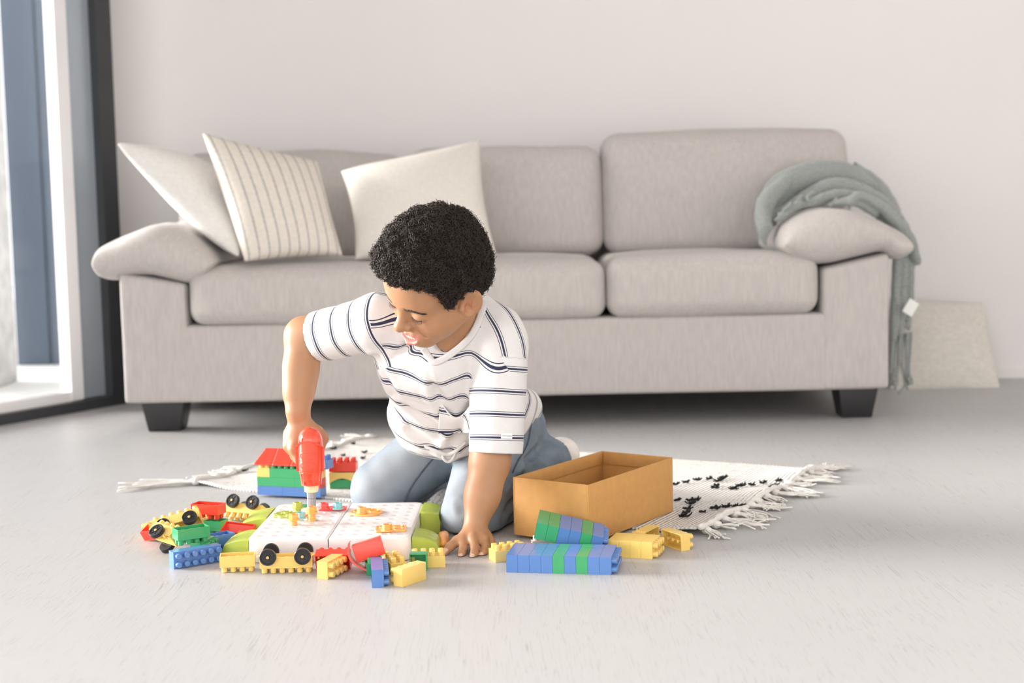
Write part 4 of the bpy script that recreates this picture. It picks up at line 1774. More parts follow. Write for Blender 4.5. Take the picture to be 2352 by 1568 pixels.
def rrect(hx2, hy2, r, n=8):
    out = []
    for cx, cy, a0 in ((hx2 - r, -hy2 + r, -90), (hx2 - r, hy2 - r, 0), (-hx2 + r, hy2 - r, 90), (-hx2 + r, -hy2 + r, 180)):
        for k in range(n + 1):
            a = math.radians(a0 + 90 * k / n)
            out.append((cx + r * math.cos(a), cy + r * math.sin(a)))
    return out


ZB = PH_ + 0.0004
plate('orange', (842, 1178), ZB, circ(0.0305), [(0.014, 0.004, 0.0085), (0.004, 0.016, 0.006), (-0.018, 0.004, 0.006)], 'round orange toy plate with ring holes on the right board half')
hexbolt('orange', (831, 1178), ZB + 0.0042, 'orange hex bolt head on the round orange plate', rot=0.2)
plate('orange', (898, 1216), ZB, rrect(0.0275, 0.020, 0.004), [(0.013, 0.009, 0.0075), (0.014, -0.010, 0.0075), (-0.014, 0.010, 0.006)], 'square orange toy plate at the front right of the board', rot=0.06)
hexbolt('orange', (889, 1218), ZB + 0.0042, 'orange hex bolt head on the square orange plate', rot=0.1)
hexbolt('orange', (675, 1205), ZB, 'short orange hex bolt standing alone on the board', shank=0.009, rot=0.4)
plate('lime', (658, 1183), ZB, circ(0.024, 48, 10, 0.0016), [(0.0, 0.013, 0.006), (0.008, -0.010, 0.006), (-0.013, -0.003, 0.006)], 'flat lime green toy gear at the left of the board', cat='toy gear', name='toy_gear')
hexbolt('lime', (684, 1174), ZB + 0.0042, 'lime green hex bolt behind the orange wrench link', shank=0.006, rot=0.3)
hexbolt('teal', (690, 1190), ZB + 0.0042, 'dark teal hex nut lying under the orange link', rot=0.5, cat='toy nut', name='toy_nut')
plate('pink_red', (764, 1169), ZB, rrect(0.027, 0.0125, 0.004), [(0.006, 0, 0.005)], 'red toy link plate at the back of the board')
hexbolt('pink_red', (744, 1168), ZB + 0.0042, 'red hex bolt on the red link plate', rot=0.1)
hexbolt('teal', (776, 1168), ZB + 0.0042, 'pale teal hex nut on the red link plate', rot=0.25, cat='toy nut', name='toy_nut')
plate('green', (700, 1163), ZB, rrect(0.018, 0.006, 0.004), [(0.010, 0, 0.004)], 'small green toy link behind the drill bit')
# big orange bolt being driven by the drill, and the orange link it holds
DRX = fl(717, 1196, ZB)
hexbolt('orange', (717, 1196), ZB + 0.004, 'long orange hex bolt under the drill bit', shank=0.015, rot=0.1, hollow=False)
lk = []
for k in range(60):                                   # wrench outline: two round ends and a waist
    a = 2 * math.pi * k / 60
    x = 0.024 * math.cos(a)
    y = (0.0042 + 0.0075 * abs(math.cos(a)) ** 6) * math.copysign(abs(math.sin(a)) ** 0.6, math.sin(a))
    lk.append((x, y))
o = plate('orange', (706, 1190), ZB, lk, [(0.0165, 0, 0.005), (-0.0165, 0, 0.005)], 'orange wrench shaped toy link clamped by the long bolt', rot=math.radians(118), cat='toy link')

# orange tools on the floor


def orange_tool(label, a, b, r0, r1):
    g = Geo()
    pts = spline([a, (np.array(a) + np.array(b)) / 2 + V3(0, 0, 0.004), b], 20)
    vs_, fs_ = tube_geo(pts, [r0 * (0.55 + 0.45 * math.sin(math.pi * min(1, (i + 1.5) / 8) / 2)) if i < 8 else r0 + (r1 - r0) * (i - 8) / 11 for i in range(20)], 18)
    vs_ = [np.array(p) for p in vs_]
    for i in range(20):                               # twisted flutes
        for k in range(18):
            c_ = pts[i]
            d_ = vs_[i * 18 + k] - c_
            vs_[i * 18 + k] = c_ + d_ * (1 + 0.10 * math.cos(3 * (2 * math.pi * k / 18) + i * 0.32))
    g.add((vs_, fs_))
    o = g.build('toy_screwdriver', M['orange'])
    z = min(v[2] for v in vs_)
    o.location.z = -z + 0.0003
    return tag(o, label, 'toy tool')


orange_tool("orange twisted toy tool handle beside the boy's planted hand", fl(1019, 1222, 0.014), fl(1019, 1250, 0.012), 0.0098, 0.0080)
orange_tool('orange toy tool lying between the left heap and the pegboard', fl(575, 1217, 0.010), fl(540, 1238, 0.008), 0.008, 0.007)

# ------------------------------------------------------------------ toy drill held in the hand
bolt_top = ZB + 0.004 + 0.015 + 0.0116
dr = empty('toy_drill', (DRX[0], DRX[1], bolt_top))
dr.rotation_euler = (0, math.radians(1.0), math.radians(-6))
tag(dr, 'red toy power drill pointing down at the pegboard in the right hand', 'toy drill')


def lathe(name, prof, m, parent, seg=32, sx=1.0, sy=1.0, shift=None, angle=35):
    bm = bmesh.new()
    prev = None
    for i, (r, z) in enumerate(prof):
        dx, dy = shift(z) if shift else (0, 0)
        cur = [bm.verts.new((dx + sx * r * math.cos(2 * math.pi * k / seg), dy + sy * r * math.sin(2 * math.pi * k / seg), z)) for k in range(seg)]
        if prev:
            for k in range(seg):
                bm.faces.new((prev[k], prev[(k + 1) % seg], cur[(k + 1) % seg], cur[k]))
        else:
            bm.faces.new(cur[::-1])
        prev = cur
    bm.faces.new(prev)
    return from_bm(name, bm, m, parent, True, angle)


bm = bmesh.new()
for zz0, zz1, rr in ((-0.006, 0.012, 0.0080), (0.0125, 0.0235, 0.0084)):
    bm_cyl(bm, (0, 0, zz0), (0, 0, 1), rr, zz1 - zz0, 10)
from_bm('driver_bit', bm, M['grey_metal'], dr)
lathe('collar', [(0.0105, 0.0235), (0.0125, 0.0245), (0.0135, 0.036), (0.0135, 0.038)], M['cream_plastic'], dr)
Z0, Z1 = 0.0375, 0.1435
prof = []
for i in range(40):
    t = i / 39
    z = Z0 + (Z1 - Z0) * t
    r = 0.0185 + 0.0045 * smooth01(t / 0.35)
    r *= (1 - max(0, (t - 0.72) / 0.28) ** 2.6) ** 0.5 if t < 1 else 0
    prof.append((max(r, 0.0008), z))
body = lathe('drill_body', prof, M['drill_red'], dr, 40, 0.98, 1.15, None, 60)
# oval grips, raised arch and screw holes on the side facing the room
g = Geo()


def on_body(x, z, lift=0.0):
    t = (z - Z0) / (Z1 - Z0)
    r = 0.0185 + 0.0045 * smooth01(t / 0.35)
    r *= (1 - max(0, (t - 0.72) / 0.28) ** 2.6) ** 0.5
    xx = max(-0.97, min(0.97, x / (0.98 * r)))
    return V3(x, -(1.15 * r) * math.sqrt(1 - xx * xx) - lift, z)


for zc in (0.0485 + 0.008, 0.076, 0.094):
    pts = [on_body(0.0135 * math.copysign(abs(math.cos(a)) ** 0.6, math.cos(a)), zc + 0.0062 * math.copysign(abs(math.sin(a)) ** 0.8, math.sin(a)), -0.0002) for a in np.linspace(0, 2 * math.pi, 40)]
    g.add(tube_geo(pts, 0.0009, 6, cap=False))
g.build('grip_rib', M['drill_red'], dr)
bm = bmesh.new()
pv = None
for i in range(31):
    a = math.pi * i / 30
    x = 0.0225 * math.cos(a)
    z = 0.102 + 0.016 * math.sin(a)
    z = z if 0 < i < 30 else 0.066
    p = on_body(x * 0.99, max(z, 0.066), 0.0)
    out = nrm(V3(p[0], p[1], 0))
    side = nrm(V3(x, 0, (z - 0.102) * 1.3 + 1e-4))
    cur = [bm.verts.new(p - out * 0.002), bm.verts.new(p + out * 0.0016), bm.verts.new(p + out * 0.0016 + side * 0.0035), bm.verts.new(p - out * 0.002 + side * 0.0035)]
    if pv:
        for k in range(4):
            bm.faces.new((pv[k], pv[(k + 1) % 4], cur[(k + 1) % 4], cur[k]))
    else:
        bm.faces.new(cur[::-1])
    pv = cur
bm.faces.new(pv)
from_bm('grip_rim', bm, M['drill_red'], dr, True, 40)
for x, z in ((-0.008, 0.123), (-0.0045, 0.0435)):
    bm = bmesh.new()
    p = on_body(x, z, 0.0003)
    bm_cyl(bm, p + V3(0, 0.002, 0), (x * 14, -1, 0), 0.0030, 0.0024, 16)
    bmesh.ops.delete(bm, geom=[f for f in bm.faces if len(f.verts) > 4 and f.calc_center_median().y < p[1] + 0.0002], context='FACES')
    o = from_bm('screw_boss', bm, M['red'], dr, True, 35)
# side shell and grip behind
bm = bmesh.new()
bm_box(bm, (-0.0255, -0.006, 0.062), (-0.0205, 0.012, 0.108), 0.002)
bm_box(bm, (0.0205, -0.006, 0.066), (0.0248, 0.012, 0.108), 0.002)
for v in bm.verts:
    v.co.x *= 1 - 0.25 * max(0, (v.co.z - 0.085) / 0.03)
from_bm('side_shell', bm, M['drill_red'], dr, True, 40)
g = Geo()
g.add(tube_geo(spline([(0, 0.012, 0.094), (-0.006, 0.045, 0.095), (-0.010, 0.085, 0.096), (-0.011, 0.100, 0.096)], 14), [0.0125] * 11 + [0.0135, 0.0135, 0.011], 18))
g.build('handle', M['drill_red'], dr)

# ------------------------------------------------------------------ the boy
boy = empty('person', fl(1050, 1215, 0))
tag(boy, 'kneeling curly haired boy in a striped white t-shirt and jeans using the toy drill', 'person')
boy_loc = Vector(boy.location)


def adopt(o, parent=boy):
    """keep world place under a parent that only translates"""
    o.parent = parent
    o.matrix_parent_inverse = Matrix.Translation(-boy_loc)
    return o


# head frame
HY, HP, HR = math.radians(57), math.radians(31), math.radians(-26)
HS = 0.985
HT = V3(-0.1285, 2.47, 0.4845)
f_ = V3(-math.sin(HY) * math.cos(HP), -math.cos(HY) * math.cos(HP), -math.sin(HP))
x0_ = V3(math.cos(HY), -math.sin(HY), 0)
z0_ = np.cross(x0_, -f_)
hx = math.cos(HR) * x0_ + math.sin(HR) * z0_
hz = math.cos(HR) * z0_ - math.sin(HR) * x0_
HM = np.stack([hx, -f_, hz], 1)


def hp(x, y, z):
    return HM @ V3(x, y, z) * HS + HT


def hloc(P):
    return ((P - HT) @ HM) / HS


def hell(c, r, R=None):
    return ell(hp(*c), np.array(r) * HS, HM if R is None else HM @ R)


def hrc(a, b, ra, rb):
    return rc(hp(*a), hp(*b), ra * HS, rb * HS)


def rotz(a):
    a = math.radians(a)
    return np.array([[math.cos(a), -math.sin(a), 0], [math.sin(a), math.cos(a), 0], [0, 0, 1]])


def rotx(a):
    a = math.radians(a)
    return np.array([[1, 0, 0], [0, math.cos(a), -math.sin(a)], [0, math.sin(a), math.cos(a)]])


# joints (pixel, depth)
J = dict(
    neck=at(1052, 752, 2.575), pel=at(1085, 985, 2.835),
    shL=at(1142, 782, 2.575), elL=at(1133, 985, 2.56), foL=at(1125, 1060, 2.548), wrL=at(1091, 1212, 2.508),
    shR=at(868, 738, 2.60), elR=at(699, 772, 2.675), wrR=at(684, 945, 2.628),
    hipL=at(1150, 985, 2.83), knL=at(1082, 1176, 2.645), anL=at(1272, 1052, 2.90),
    hipR=at(1035, 1000, 2.86), knR=at(874, 1125, 2.815), anR=at(985, 1108, 3.02))

body = Field((-0.43, 2.36, 0.0), (0.18, 3.10, 0.64), 0.0021)
# head
body.add(hell((0, .003, .030), (.071, .084, .074)))
body.add(hell((0, -.026, -.030), (.056, .056, .060)), .03)
for s in (-1, 1):
    body.add(hell((s * .034, -.050, -.044), (.026, .027, .028)), .022)
    body.add(hrc((s * .050, .000, -.046), (s * .016, -.058, -.086), .019, .015), .03)
body.add(hell((0, -.062, -.087), (.019, .019, .015)), .02)
body.add(hell((0, -.064, .010), (.048, .022, .020)), .03)
body.add(hell((0, -.052, .042), (.050, .034, .032)), .03)
for s in (-1, 1):
    body.sub(hell((s * .031, -.094, -.012), (.015, .014, .011)), .016)
    body.add(hell((s * .0305, -.0715, -.013), (.0150, .0120, .0105)), .006)
# nose
body.add(hrc((0, -.080, -.008), (0, -.0965, -.036), .0070, .0098), .012)
body.add(hell((0, -.0985, -.038), (.0105, .0105, .0090)), .008)
for s in (-1, 1):
    body.add(hell((s * .0115, -.0885, -.0415), (.0075, .0085, .0072)), .006)
    body.sub(hell((s * .0062, -.0965, -.0480), (.0030, .0040, .0028)), .002)
# mouth: a wide open smile
body.add(hell((0, -.070, -.069), (.028, .019, .019)), .018)
UL = [(-.0270, -.0710, -.0585), (-.014, -.0855, -.0605), (0, -.0895, -.0615), (.014, -.0855, -.0605), (.0270, -.0710, -.0585)]
LLp = [(-.0265, -.0710, -.0600), (-.0160, -.0850, -.0775), (0, -.0915, -.0835), (.0160, -.0850, -.0775), (.0265, -.0710, -.0600)]
for a, b in zip(UL, UL[1:]):
    body.add(hrc(a, b, .0032, .0032), .004)
for a, b in zip(LLp, LLp[1:]):
    body.add(hrc(a, b, .0044, .0044), .004)
body.sub(hell((0, -.096, -.0712), (.0225, .0215, .0074)), .0015)
for s in (-1, 1):                       # smile creases
    body.sub(hrc((s * .0200, -.0880, -.045), (s * .0345, -.0730, -.062), .0024, .0024), .006)
# ears, standing a little away from the head
for s in (-1, 1):
    Re = rotz(-s * 30)
    nE = Re @ V3(s, 0, 0)
    eC = V3(s * .0775, .008, -.020)
    body.add(hell(eC, (.0062, .0205, .0300), Re @ rotx(-14)), .005)
    body.add(hell(eC + V3(-s * .004, -.008, -.019), (.0070, .0090, .0115)), .006)
    body.sub(hell(eC + nE * .0075 + Re @ V3(0, -.002, .001), (.0070, .0138, .0212), Re @ rotx(-14)), .003)
    body.sub(hell(eC + nE * .0050 + Re @ V3(0, -.008, -.006), (.0075, .0078, .0095), Re), .002)
    body.add(hell(eC + nE * .0022 + Re @ V3(0, .0045, .003), (.0030, .0034, .0125), Re @ rotx(-22)), .004)
    body.add(hell((s * .0715, -.0115, -.024), (.0050, .0050, .0070)), .005)
# neck and trunk (most of it inside the shirt)
nb = hp(0, .030, -.055)
body.add(rc(nb, J['neck'], .034, .036), .03)
ch = at(1020, 800, 2.645)
body.add(ell(ch, (.108, .070, .080)), .05)
body.add(ell(at(1040, 900, 2.72), (.098, .080, .090)), .05)
body.add(ell(J['pel'], (.105, .085, .075)), .05)
body.add(rc(J['neck'] + V3(0, .01, .004), at(1010, 830, 2.585), .034, .028), .03)
for a in ('L', 'R'):
    body.add(rc(J['neck'] + V3(0, .012, -.008), J['sh' + a], .027, .034), .02)
# left arm, planted
body.add(rc(J['shL'], J['elL'], .038, .0325), .02)
body.add(rc(J['elL'], J['foL'], .0325, .0318), .03)
mid = at(1108, 1135, 2.53)
body.add(rc(J['foL'], mid, .0316, .0270), .03)
body.add(rc(mid, J['wrL'], .0270, .0215), .03)
# right arm
body.add(rc(J['shR'], J['elR'], .036, .030), .02)
md_ = at(690, 850, 2.655)
body.add(rc(J['elR'], md_, .0305, .0285), .035)
body.add(rc(md_, at(686, 900, 2.64), .0285, .0225), .03)
body.add(rc(at(686, 900, 2.64), J['wrR'], .0225, .0195), .03)
# legs inside the jeans
for a in ('L', 'R'):
    body.add(rc(J['hip' + a], J['kn' + a], .052, .038), .03)
    body.add(rc(J['kn' + a], J['an' + a], .034, .024), .02)


# hands
def finger(pts, rr, k=.004):
    for i in range(len(pts) - 1):
        body.add(rc(pts[i], pts[i + 1], rr[i], rr[i + 1]), k if i else .006)


# planted left hand: wrist over the knuckles, fingers reaching down to the floor
wl_ = J['wrL']
kn = [at(1063, 1240, 2.480), at(1087, 1237, 2.476), at(1110, 1238, 2.480), at(1126, 1244, 2.490)]
for q, r_ in zip(kn, (.0092, .0094, .0092, .0080)):
    body.add(rc(wl_ + (q - wl_) * 0.12, q, .0165, r_), .006)
body.add(ell(at(1090, 1229, 2.498), (.030, .018, .012)), .008)
finger([at(1076, 1232, 2.496), at(1050, 1242, 2.482), at(1034, 1255, 2.468), at(1021, 1268, 2.455)], [.0115, .0090, .0080, .0066], .005)
finger([kn[0], at(1064, 1259, 2.460), at(1060, 1271, 2.450), at(1057, 1280, 2.444)], [.0086, .0076, .0068, .0060], .003)
finger([kn[1], at(1091, 1257, 2.455), at(1089, 1270, 2.444), at(1084, 1280, 2.438)], [.0088, .0078, .0070, .0060], .003)
finger([kn[2], at(1115, 1256, 2.464), at(1112, 1267, 2.455), at(1105, 1276, 2.450)], [.0086, .0076, .0068, .0058], .003)
finger([kn[3], at(1131, 1257, 2.478), at(1131, 1266, 2.472), at(1126, 1273, 2.468)], [.0076, .0068, .0060, .0052], .003)
NAILS = []
for tip, prev_ in ((at(1057, 1280, 2.444), at(1060, 1271, 2.450)), (at(1084, 1280, 2.438), at(1089, 1270, 2.444)), (at(1105, 1276, 2.450), at(1112, 1267, 2.455)), (at(1021, 1268, 2.455), at(1034, 1255, 2.468))):
    ax1 = nrm(tip - prev_)
    up_ = nrm(V3(0, -0.75, 0.65) - ax1 * (V3(0, -0.75, 0.65) @ ax1))
    c_ = tip + up_ * 0.0058
    NAILS.append((c_, ax1, up_))
# gripping right hand: a fist round the drill handle
wr_ = J['wrR']
body.add(rc(wr_, at(692, 988, 2.632), .0195, .024), .012)
body.add(ell(at(694, 1003, 2.632), (.037, .026, .028)), .012)
kr = [at(676, 1030, 2.606), at(664, 1024, 2.620), at(658, 1014, 2.636), at(659, 1003, 2.652)]
for q, r_ in zip(kr, (.0105, .0108, .0105, .0095)):
    body.add(rc(at(690, 985, 2.632), q, .019, r_), .008)
for i, q in enumerate(kr):
    m1 = at(686 - 3.0 * i, 1056 - 3.0 * i, 2.603 + .0155 * i)
    m2 = at(704 - 3 * i, 1068 - 3 * i, 2.612 + .0155 * i)
    m3 = at(722 - 3 * i, 1056 - 3 * i, 2.616 + .0155 * i)
    finger([q, m1, m2, m3], [.0102, .0086, .0078, .0068], .003)
finger([at(705, 982, 2.625), at(728, 994, 2.618), at(742, 1006, 2.612), at(738, 1026, 2.606)], [.0170, .0125, .0095, .0078], .008)

body.cut((0, 0, 0.0012), (0, 0, -1))
body.cut((0, 0, 0.0100), (0, 0, -1), (-0.5, 2.56, -0.1), (0.3, 3.2, 0.2))
LIPP = [hp(*p) for p in UL]
LIPQ = [hp(*p) for p in LLp]


def lip_attr(P):
    q = hloc(P)
    ux, uz = np.array(UL)[:, 0], np.array(UL)[:, 2]
    lx, lz = np.array(LLp)[:, 0], np.array(LLp)[:, 2]
    zu, zl = np.interp(q[:, 0], ux, uz), np.interp(q[:, 0], lx, lz)
    m = smooth01((zu + .0022 - q[:, 2]) / .0012) * smooth01((q[:, 2] - zl + .0060) / .0014)
    d = np.minimum(chain_dist(P, LIPP), chain_dist(P, LIPQ))
    return m * smooth01((.0105 - d) / .002) * (q[:, 1] < -.066) * smooth01((.0275 - np.abs(q[:, 0])) / .004)


def blush_attr(P):
    q = hloc(P)
    a = 0
    for s in (-1, 1):
        a = a + 0.40 * np.exp(-((q[:, 0] - s * .040) ** 2 + (q[:, 1] + .066) ** 2 + (q[:, 2] + .044) ** 2) / .018 ** 2)
        a = a + 0.85 * np.exp(-((q[:, 0] - s * .0770) ** 2 + (q[:, 1] - .004) ** 2 + (q[:, 2] + .022) ** 2) / .013 ** 2)
    return np.clip(a, 0, 1)


def nail_attr(P):
    a = np.zeros(len(P))
    for c_, ax1, up_ in NAILS:
        d = P - c_
        l_ = d @ ax1
        s_ = np.linalg.norm(d - np.outer(l_, ax1), axis=1)
        a = np.maximum(a, (np.abs(l_) < .0042) * (s_ < .0040))
    return a


o, bpts, bq = field_obj(body, 'body', M['skin'], None, {'lip': lip_attr, 'blush': blush_attr, 'nail': nail_attr})
adopt(o)
del body

# teeth
g = Geo()
for s in (0, 1):
    for k in range(-4, 5):
        x = k * .0040
        y = -.0868 + 22 * x * x
        vs_, fs_ = tube_geo([hp(x, y, -.0635), hp(x, y - .0010, -.0690), hp(x, y - .0004, -.0740)], [.0022, .0025, .0023], 8)
        if s == 0:
            g.add((vs_, fs_))
o = adopt(g.build('teeth', M['teeth']))
o['label'] = 'white upper teeth'

# closed eyes: lash line, lashes, brows
for s in (-1, 1):
    g = Geo()
    pts = []
    for k in range(15):
        t = -1 + 2 * k / 14
        x = s * (.0305 + .0125 * t)
        z = -.0185 + .0026 * t * t
        # outward to the lid surface
        yy = -.0715 - .0128 * math.sqrt(max(0.02, 1 - ((x - s * .0305) / .0158) ** 2 - ((z + .013) / .0118) ** 2))
        pts.append(np.array([x, yy, z]))
    g.add(tube_geo([hp(*p) for p in pts], [.0004 + .0008 * math.sin(math.pi * min(1, k / 14 + 0.08)) for k in range(15)], 6))
    for k in range(1, 15):
        p = pts[k] + V3(s * random.uniform(-.0003, .0003), 0, 0)
        ln = .0052 + .0016 * random.random()
        e = p + np.array([s * .0012 * (k - 6) / 3, -.0040, -.0048]) * (ln / .0062)
        m_ = (p + e) / 2 + np.array([0, -.0006, -.0010])
        g.add(tube_geo([hp(*p), hp(*m_), hp(*e)], [.00042, .0003, .0001], 4))
    o = adopt(g.build('eyelashes', M['brow']))
    bmb = []
    g = Geo()
    r_ = np.random.default_rng(12 + s)
    for k in range(230):
        t = r_.uniform(-1, 1)
        x = s * (.0315 + .0165 * t)
        z = .0025 + .0030 * (1 - t * t) - .0015 * t + r_.normal() * .0016 * (1.1 - 0.5 * t)
        yy = -.0815 + 0.9 * (abs(x) - .018) ** 1 * 0.55
        p = V3(x, yy - .0020, z)
        e = p + V3(s * .0055, .0016, .0012 - .0022 * max(0, t))
        bmb.append((p, e))
    # settle the hairs on the skin
    near = bpts[np.linalg.norm(bpts - hp(s * .0315, -.080, .008), axis=1) < .035]
    for p, e in bmb:
        qs = []
        for w_ in (p, (p + e) / 2, e):
            W_ = hp(*w_)
            ln_ = hloc(near)
            j = np.argmin((ln_[:, 0] - w_[0]) ** 2 + (ln_[:, 2] - w_[2]) ** 2 + 0.05 * (ln_[:, 1] + .085) ** 2)
            qs.append(near[j] * 0.0 + hp(w_[0], ln_[j, 1] - .0006, w_[2]))
        g.add(tube_geo(qs, [.00036, .0003, .0001], 4))
    adopt(g.build('eyebrow', M['brow']))

# ---- hair
hair = Field(HT - .17, HT + .17, 0.0024)
hair.add(hell((0, .003, .050), (.083, .099, .089)))
hair.add(hell((0, -.046, .070), (.064, .054, .048)), .03)
hair.add(hell((0, .046, .004), (.072, .054, .062)), .03)
for s in (-1, 1):
    hair.add(hell((s * .062, .004, .010), (.017, .040, .042)), .02)


def hairline(q):
    """positive below the hairline"""
    ay = q[:, 1]
    z = np.interp(ay, [-.12, -.085, -.070, -.056, -.044, -.037, -.031, -.022, .000, .018, .033, .07, .12], [.071, .069, .060, .044, .020, -.008, -.026, .004, .012, .002, -.040, -.062, -.062])
    z = z + 0.003 * np.sin(q[:, 0] * 420) + 0.002 * np.sin(q[:, 0] * 170 + q[:, 1] * 300)
    return z - q[:, 2]


idx = np.argwhere(np.abs(hair.a) < .05)
P_ = hair.lo + idx * hair.h
q_ = hloc(P_)
hv = hair.a[tuple(idx.T)]
hv = hv + (0.0042 * wnoise(P_, 150, 5) + 0.0030 * wnoise(P_, 330, 6)).astype(np.float32)
hl = (hairline(q_) * 0.8).astype(np.float32)
k_ = .006
hh_ = np.maximum(k_ - np.abs(hv - hl), 0) / k_
hair.a[tuple(idx.T)] = np.maximum(hv, hl) + hh_ * hh_ * k_ * .25
hair_o, hpts, hq = field_obj(hair, 'hair', M['hair'])
adopt(hair_o)
# curls rooted on the hair mass
tri = hpts[hq]
cen = tri.mean(1)
nor = np.cross(tri[:, 1] - tri[:, 0], tri[:, 2] - tri[:, 0])
ar = np.linalg.norm(nor, axis=1)
nor = nor / (ar[:, None] + 1e-12)
ql = hloc(cen)
outer = (np.linalg.norm((ql - np.array([0, .006, .046])) / np.array([.083, .100, .086]), axis=1) > .80)
if ((cen - cen.mean(0)) * nor).sum(1).mean() < 0:
    nor = -nor
r_ = np.random.default_rng(21)
NC = 9500
pick = r_.choice(len(cen), NC, p=(ar * outer) / (ar * outer).sum())
CV, CF = [], []
NPT, NSEG = 15, 4
ths = np.linspace(0, 2 * math.pi, NSEG, endpoint=False)
for c_i, k in enumerate(pick):
    n_ = nor[k]
    edge_ = hairline(ql[k:k + 1])[0] > -.014
    tg = r_.normal(size=3)
    tg = nrm(tg - n_ * (tg @ n_))
    ax1 = nrm(n_ * r_.uniform(.15, 1.0) + tg * r_.uniform(.4, 1.0))
    a1 = nrm(np.cross(ax1, r_.normal(size=3)))
    b1 = np.cross(ax1, a1)
    R0 = r_.uniform(.0020, .0048)
    if edge_:
        R0 *= 0.7
    turns = r_.uniform(.8, 2.0)
    ln = r_.uniform(.004, .012) * (0.75 if edge_ else 1)
    t = np.linspace(0, 1, NPT)
    th = turns * 2 * math.pi * t + r_.uniform(0, 6.28)
    rad = R0 * (1 - 0.35 * t)
    pc = cen[k] - n_ * .0020 + np.outer(t * ln, ax1) + rad[:, None] * (np.cos(th)[:, None] * a1 + np.sin(th)[:, None] * b1)
    tt = np.gradient(pc, axis=0)
    tt /= np.linalg.norm(tt, axis=1)[:, None] + 1e-12
    ua = np.cross(tt, ax1)
    ua /= np.linalg.norm(ua, axis=1)[:, None] + 1e-9
    ub = np.cross(tt, ua)
    wdt = r_.uniform(.0005, .0010) * (1 - 0.7 * t)
    ring = pc[:, None, :] + wdt[:, None, None] * (np.cos(ths)[None, :, None] * ua[:, None, :] + np.sin(ths)[None, :, None] * ub[:, None, :])
    b0_ = c_i * NPT * NSEG
    CV.append(ring.reshape(-1, 3))
    i_, k2 = np.meshgrid(np.arange(NPT - 1), np.arange(NSEG), indexing='ij')
    CF.append(np.stack([b0_ + i_ * NSEG + k2, b0_ + i_ * NSEG + (k2 + 1) % NSEG, b0_ + (i_ + 1) * NSEG + (k2 + 1) % NSEG, b0_ + (i_ + 1) * NSEG + k2], -1).reshape(-1, 4))
CV, CF = np.vstack(CV), np.vstack(CF)
me = bpy.data.meshes.new('curls')
me.vertices.add(len(CV))
me.vertices.foreach_set('co', CV.astype(np.float32).ravel())
me.loops.add(len(CF) * 4)
me.loops.foreach_set('vertex_index', CF.astype(np.int32).ravel())
me.polygons.add(len(CF))
me.polygons.foreach_set('loop_start', np.arange(0, len(CF) * 4, 4, dtype=np.int32))
me.polygons.foreach_set('use_smooth', np.ones(len(CF), bool))
me.update()
me.materials.append(M['curl'])
o = link('curls', me, hair_o)
o['kind'] = 'stuff'

# ---- t-shirt
sh = Field((-0.42, 2.40, 0.10), (0.16, 3.00, 0.60), 0.0026)
TA0, TA1 = J['neck'], J['pel']
tax = nrm(TA1 - TA0)
sh.add(ell(at(1022, 795, 2.655), (.128, .090, .085)))
sh.add(ell(at(1032, 850, 2.68), (.128, .095, .090)), .05)
sh.add(ell(at(1046, 930, 2.735), (.120, .098, .090)), .05)
sh.add(ell(at(1075, 985, 2.80), (.118, .105, .060)), .05)
sh.add(rc(at(1065, 748, 2.60), at(1140, 772, 2.59), .045, .046), .03)
sh.add(rc(at(1020, 748, 2.61), at(872, 735, 2.61), .046, .046), .03)
sh.add(rc(at(1090, 738, 2.615), at(1138, 758, 2.60), .052, .046), .03)
sh.add(rc(at(1072, 742, 2.62), at(985, 742, 2.60), .050, .046), .03)
for a in ('L', 'R'):
    sh.add(rc(J['neck'] + V3(0, .012, -.008), J['sh' + a], .036, .043), .02)
sh.add(rc(J['neck'] + V3(0, .01, .004), at(1010, 830, 2.585), .043, .038), .03)
sh.add(ell(ch, (.117, .079, .089)), .03)
# the hem bags out at the front and ends in a small knot
sh.add(rc(at(960, 985, 2.72), at(1034, 1006, 2.70), .040, .022), .04)
sh.add(rc(at(1100, 960, 2.70), at(1048, 1010, 2.685), .046, .014), .04)
sh.add(rc(at(1175, 930, 2.80), at(1200, 935, 2.86), .045, .040), .04)
sh.add(rc(at(945, 968, 2.705), at(1008, 1014, 2.680), .034, .018), .02)
sh.add(rc(at(928, 950, 2.72), at(975, 1000, 2.70), .030, .026), .02)
# sleeves
slL0, slL1 = at(1149, 800, 2.580), at(1139, 1040, 2.552)
slR0, slR1 = at(860, 742, 2.607), at(730, 774, 2.662)
sleeveL = Field(sh.lo, sh.lo + sh.h * (sh.n - 1), sh.h)
axL, axR = nrm(slL1 - slL0), nrm(slR1 - slR0)
sh.add(rc(slL0, slL1 + axL * .03, .051, .0490), .016)
sh.add(rc(slR0, slR1 + axR * .03, .050, .047), .020)
FOLDS = [  # soft creases: (from, to, radius, depth)
    (at(992, 850, 2.56), at(1035, 1000, 2.62)), (at(900, 830, 2.60), at(960, 770, 2.55)),
    (at(905, 900, 2.64), at(1020, 1000, 2.62)), (at(1110, 900, 2.58), at(1030, 1040, 2.66)), (at(940, 990, 2.66), at(1030, 1046, 2.66)),
    (at(870, 810, 2.60), at(905, 900, 2.62))]


def fold_fn(P):
    d = 0.0018 * wnoise(P * np.array([1, 1, .55]), 55, 8) + 0.0008 * wnoise(P, 120, 9)
    for a, b in FOLDS:
        t = seg_dist(P, a, b)
        d = d + 0.0050 * np.exp(-(t / .009) ** 2) - 0.0035 * np.exp(-((t - .018) / .010) ** 2)
    return d


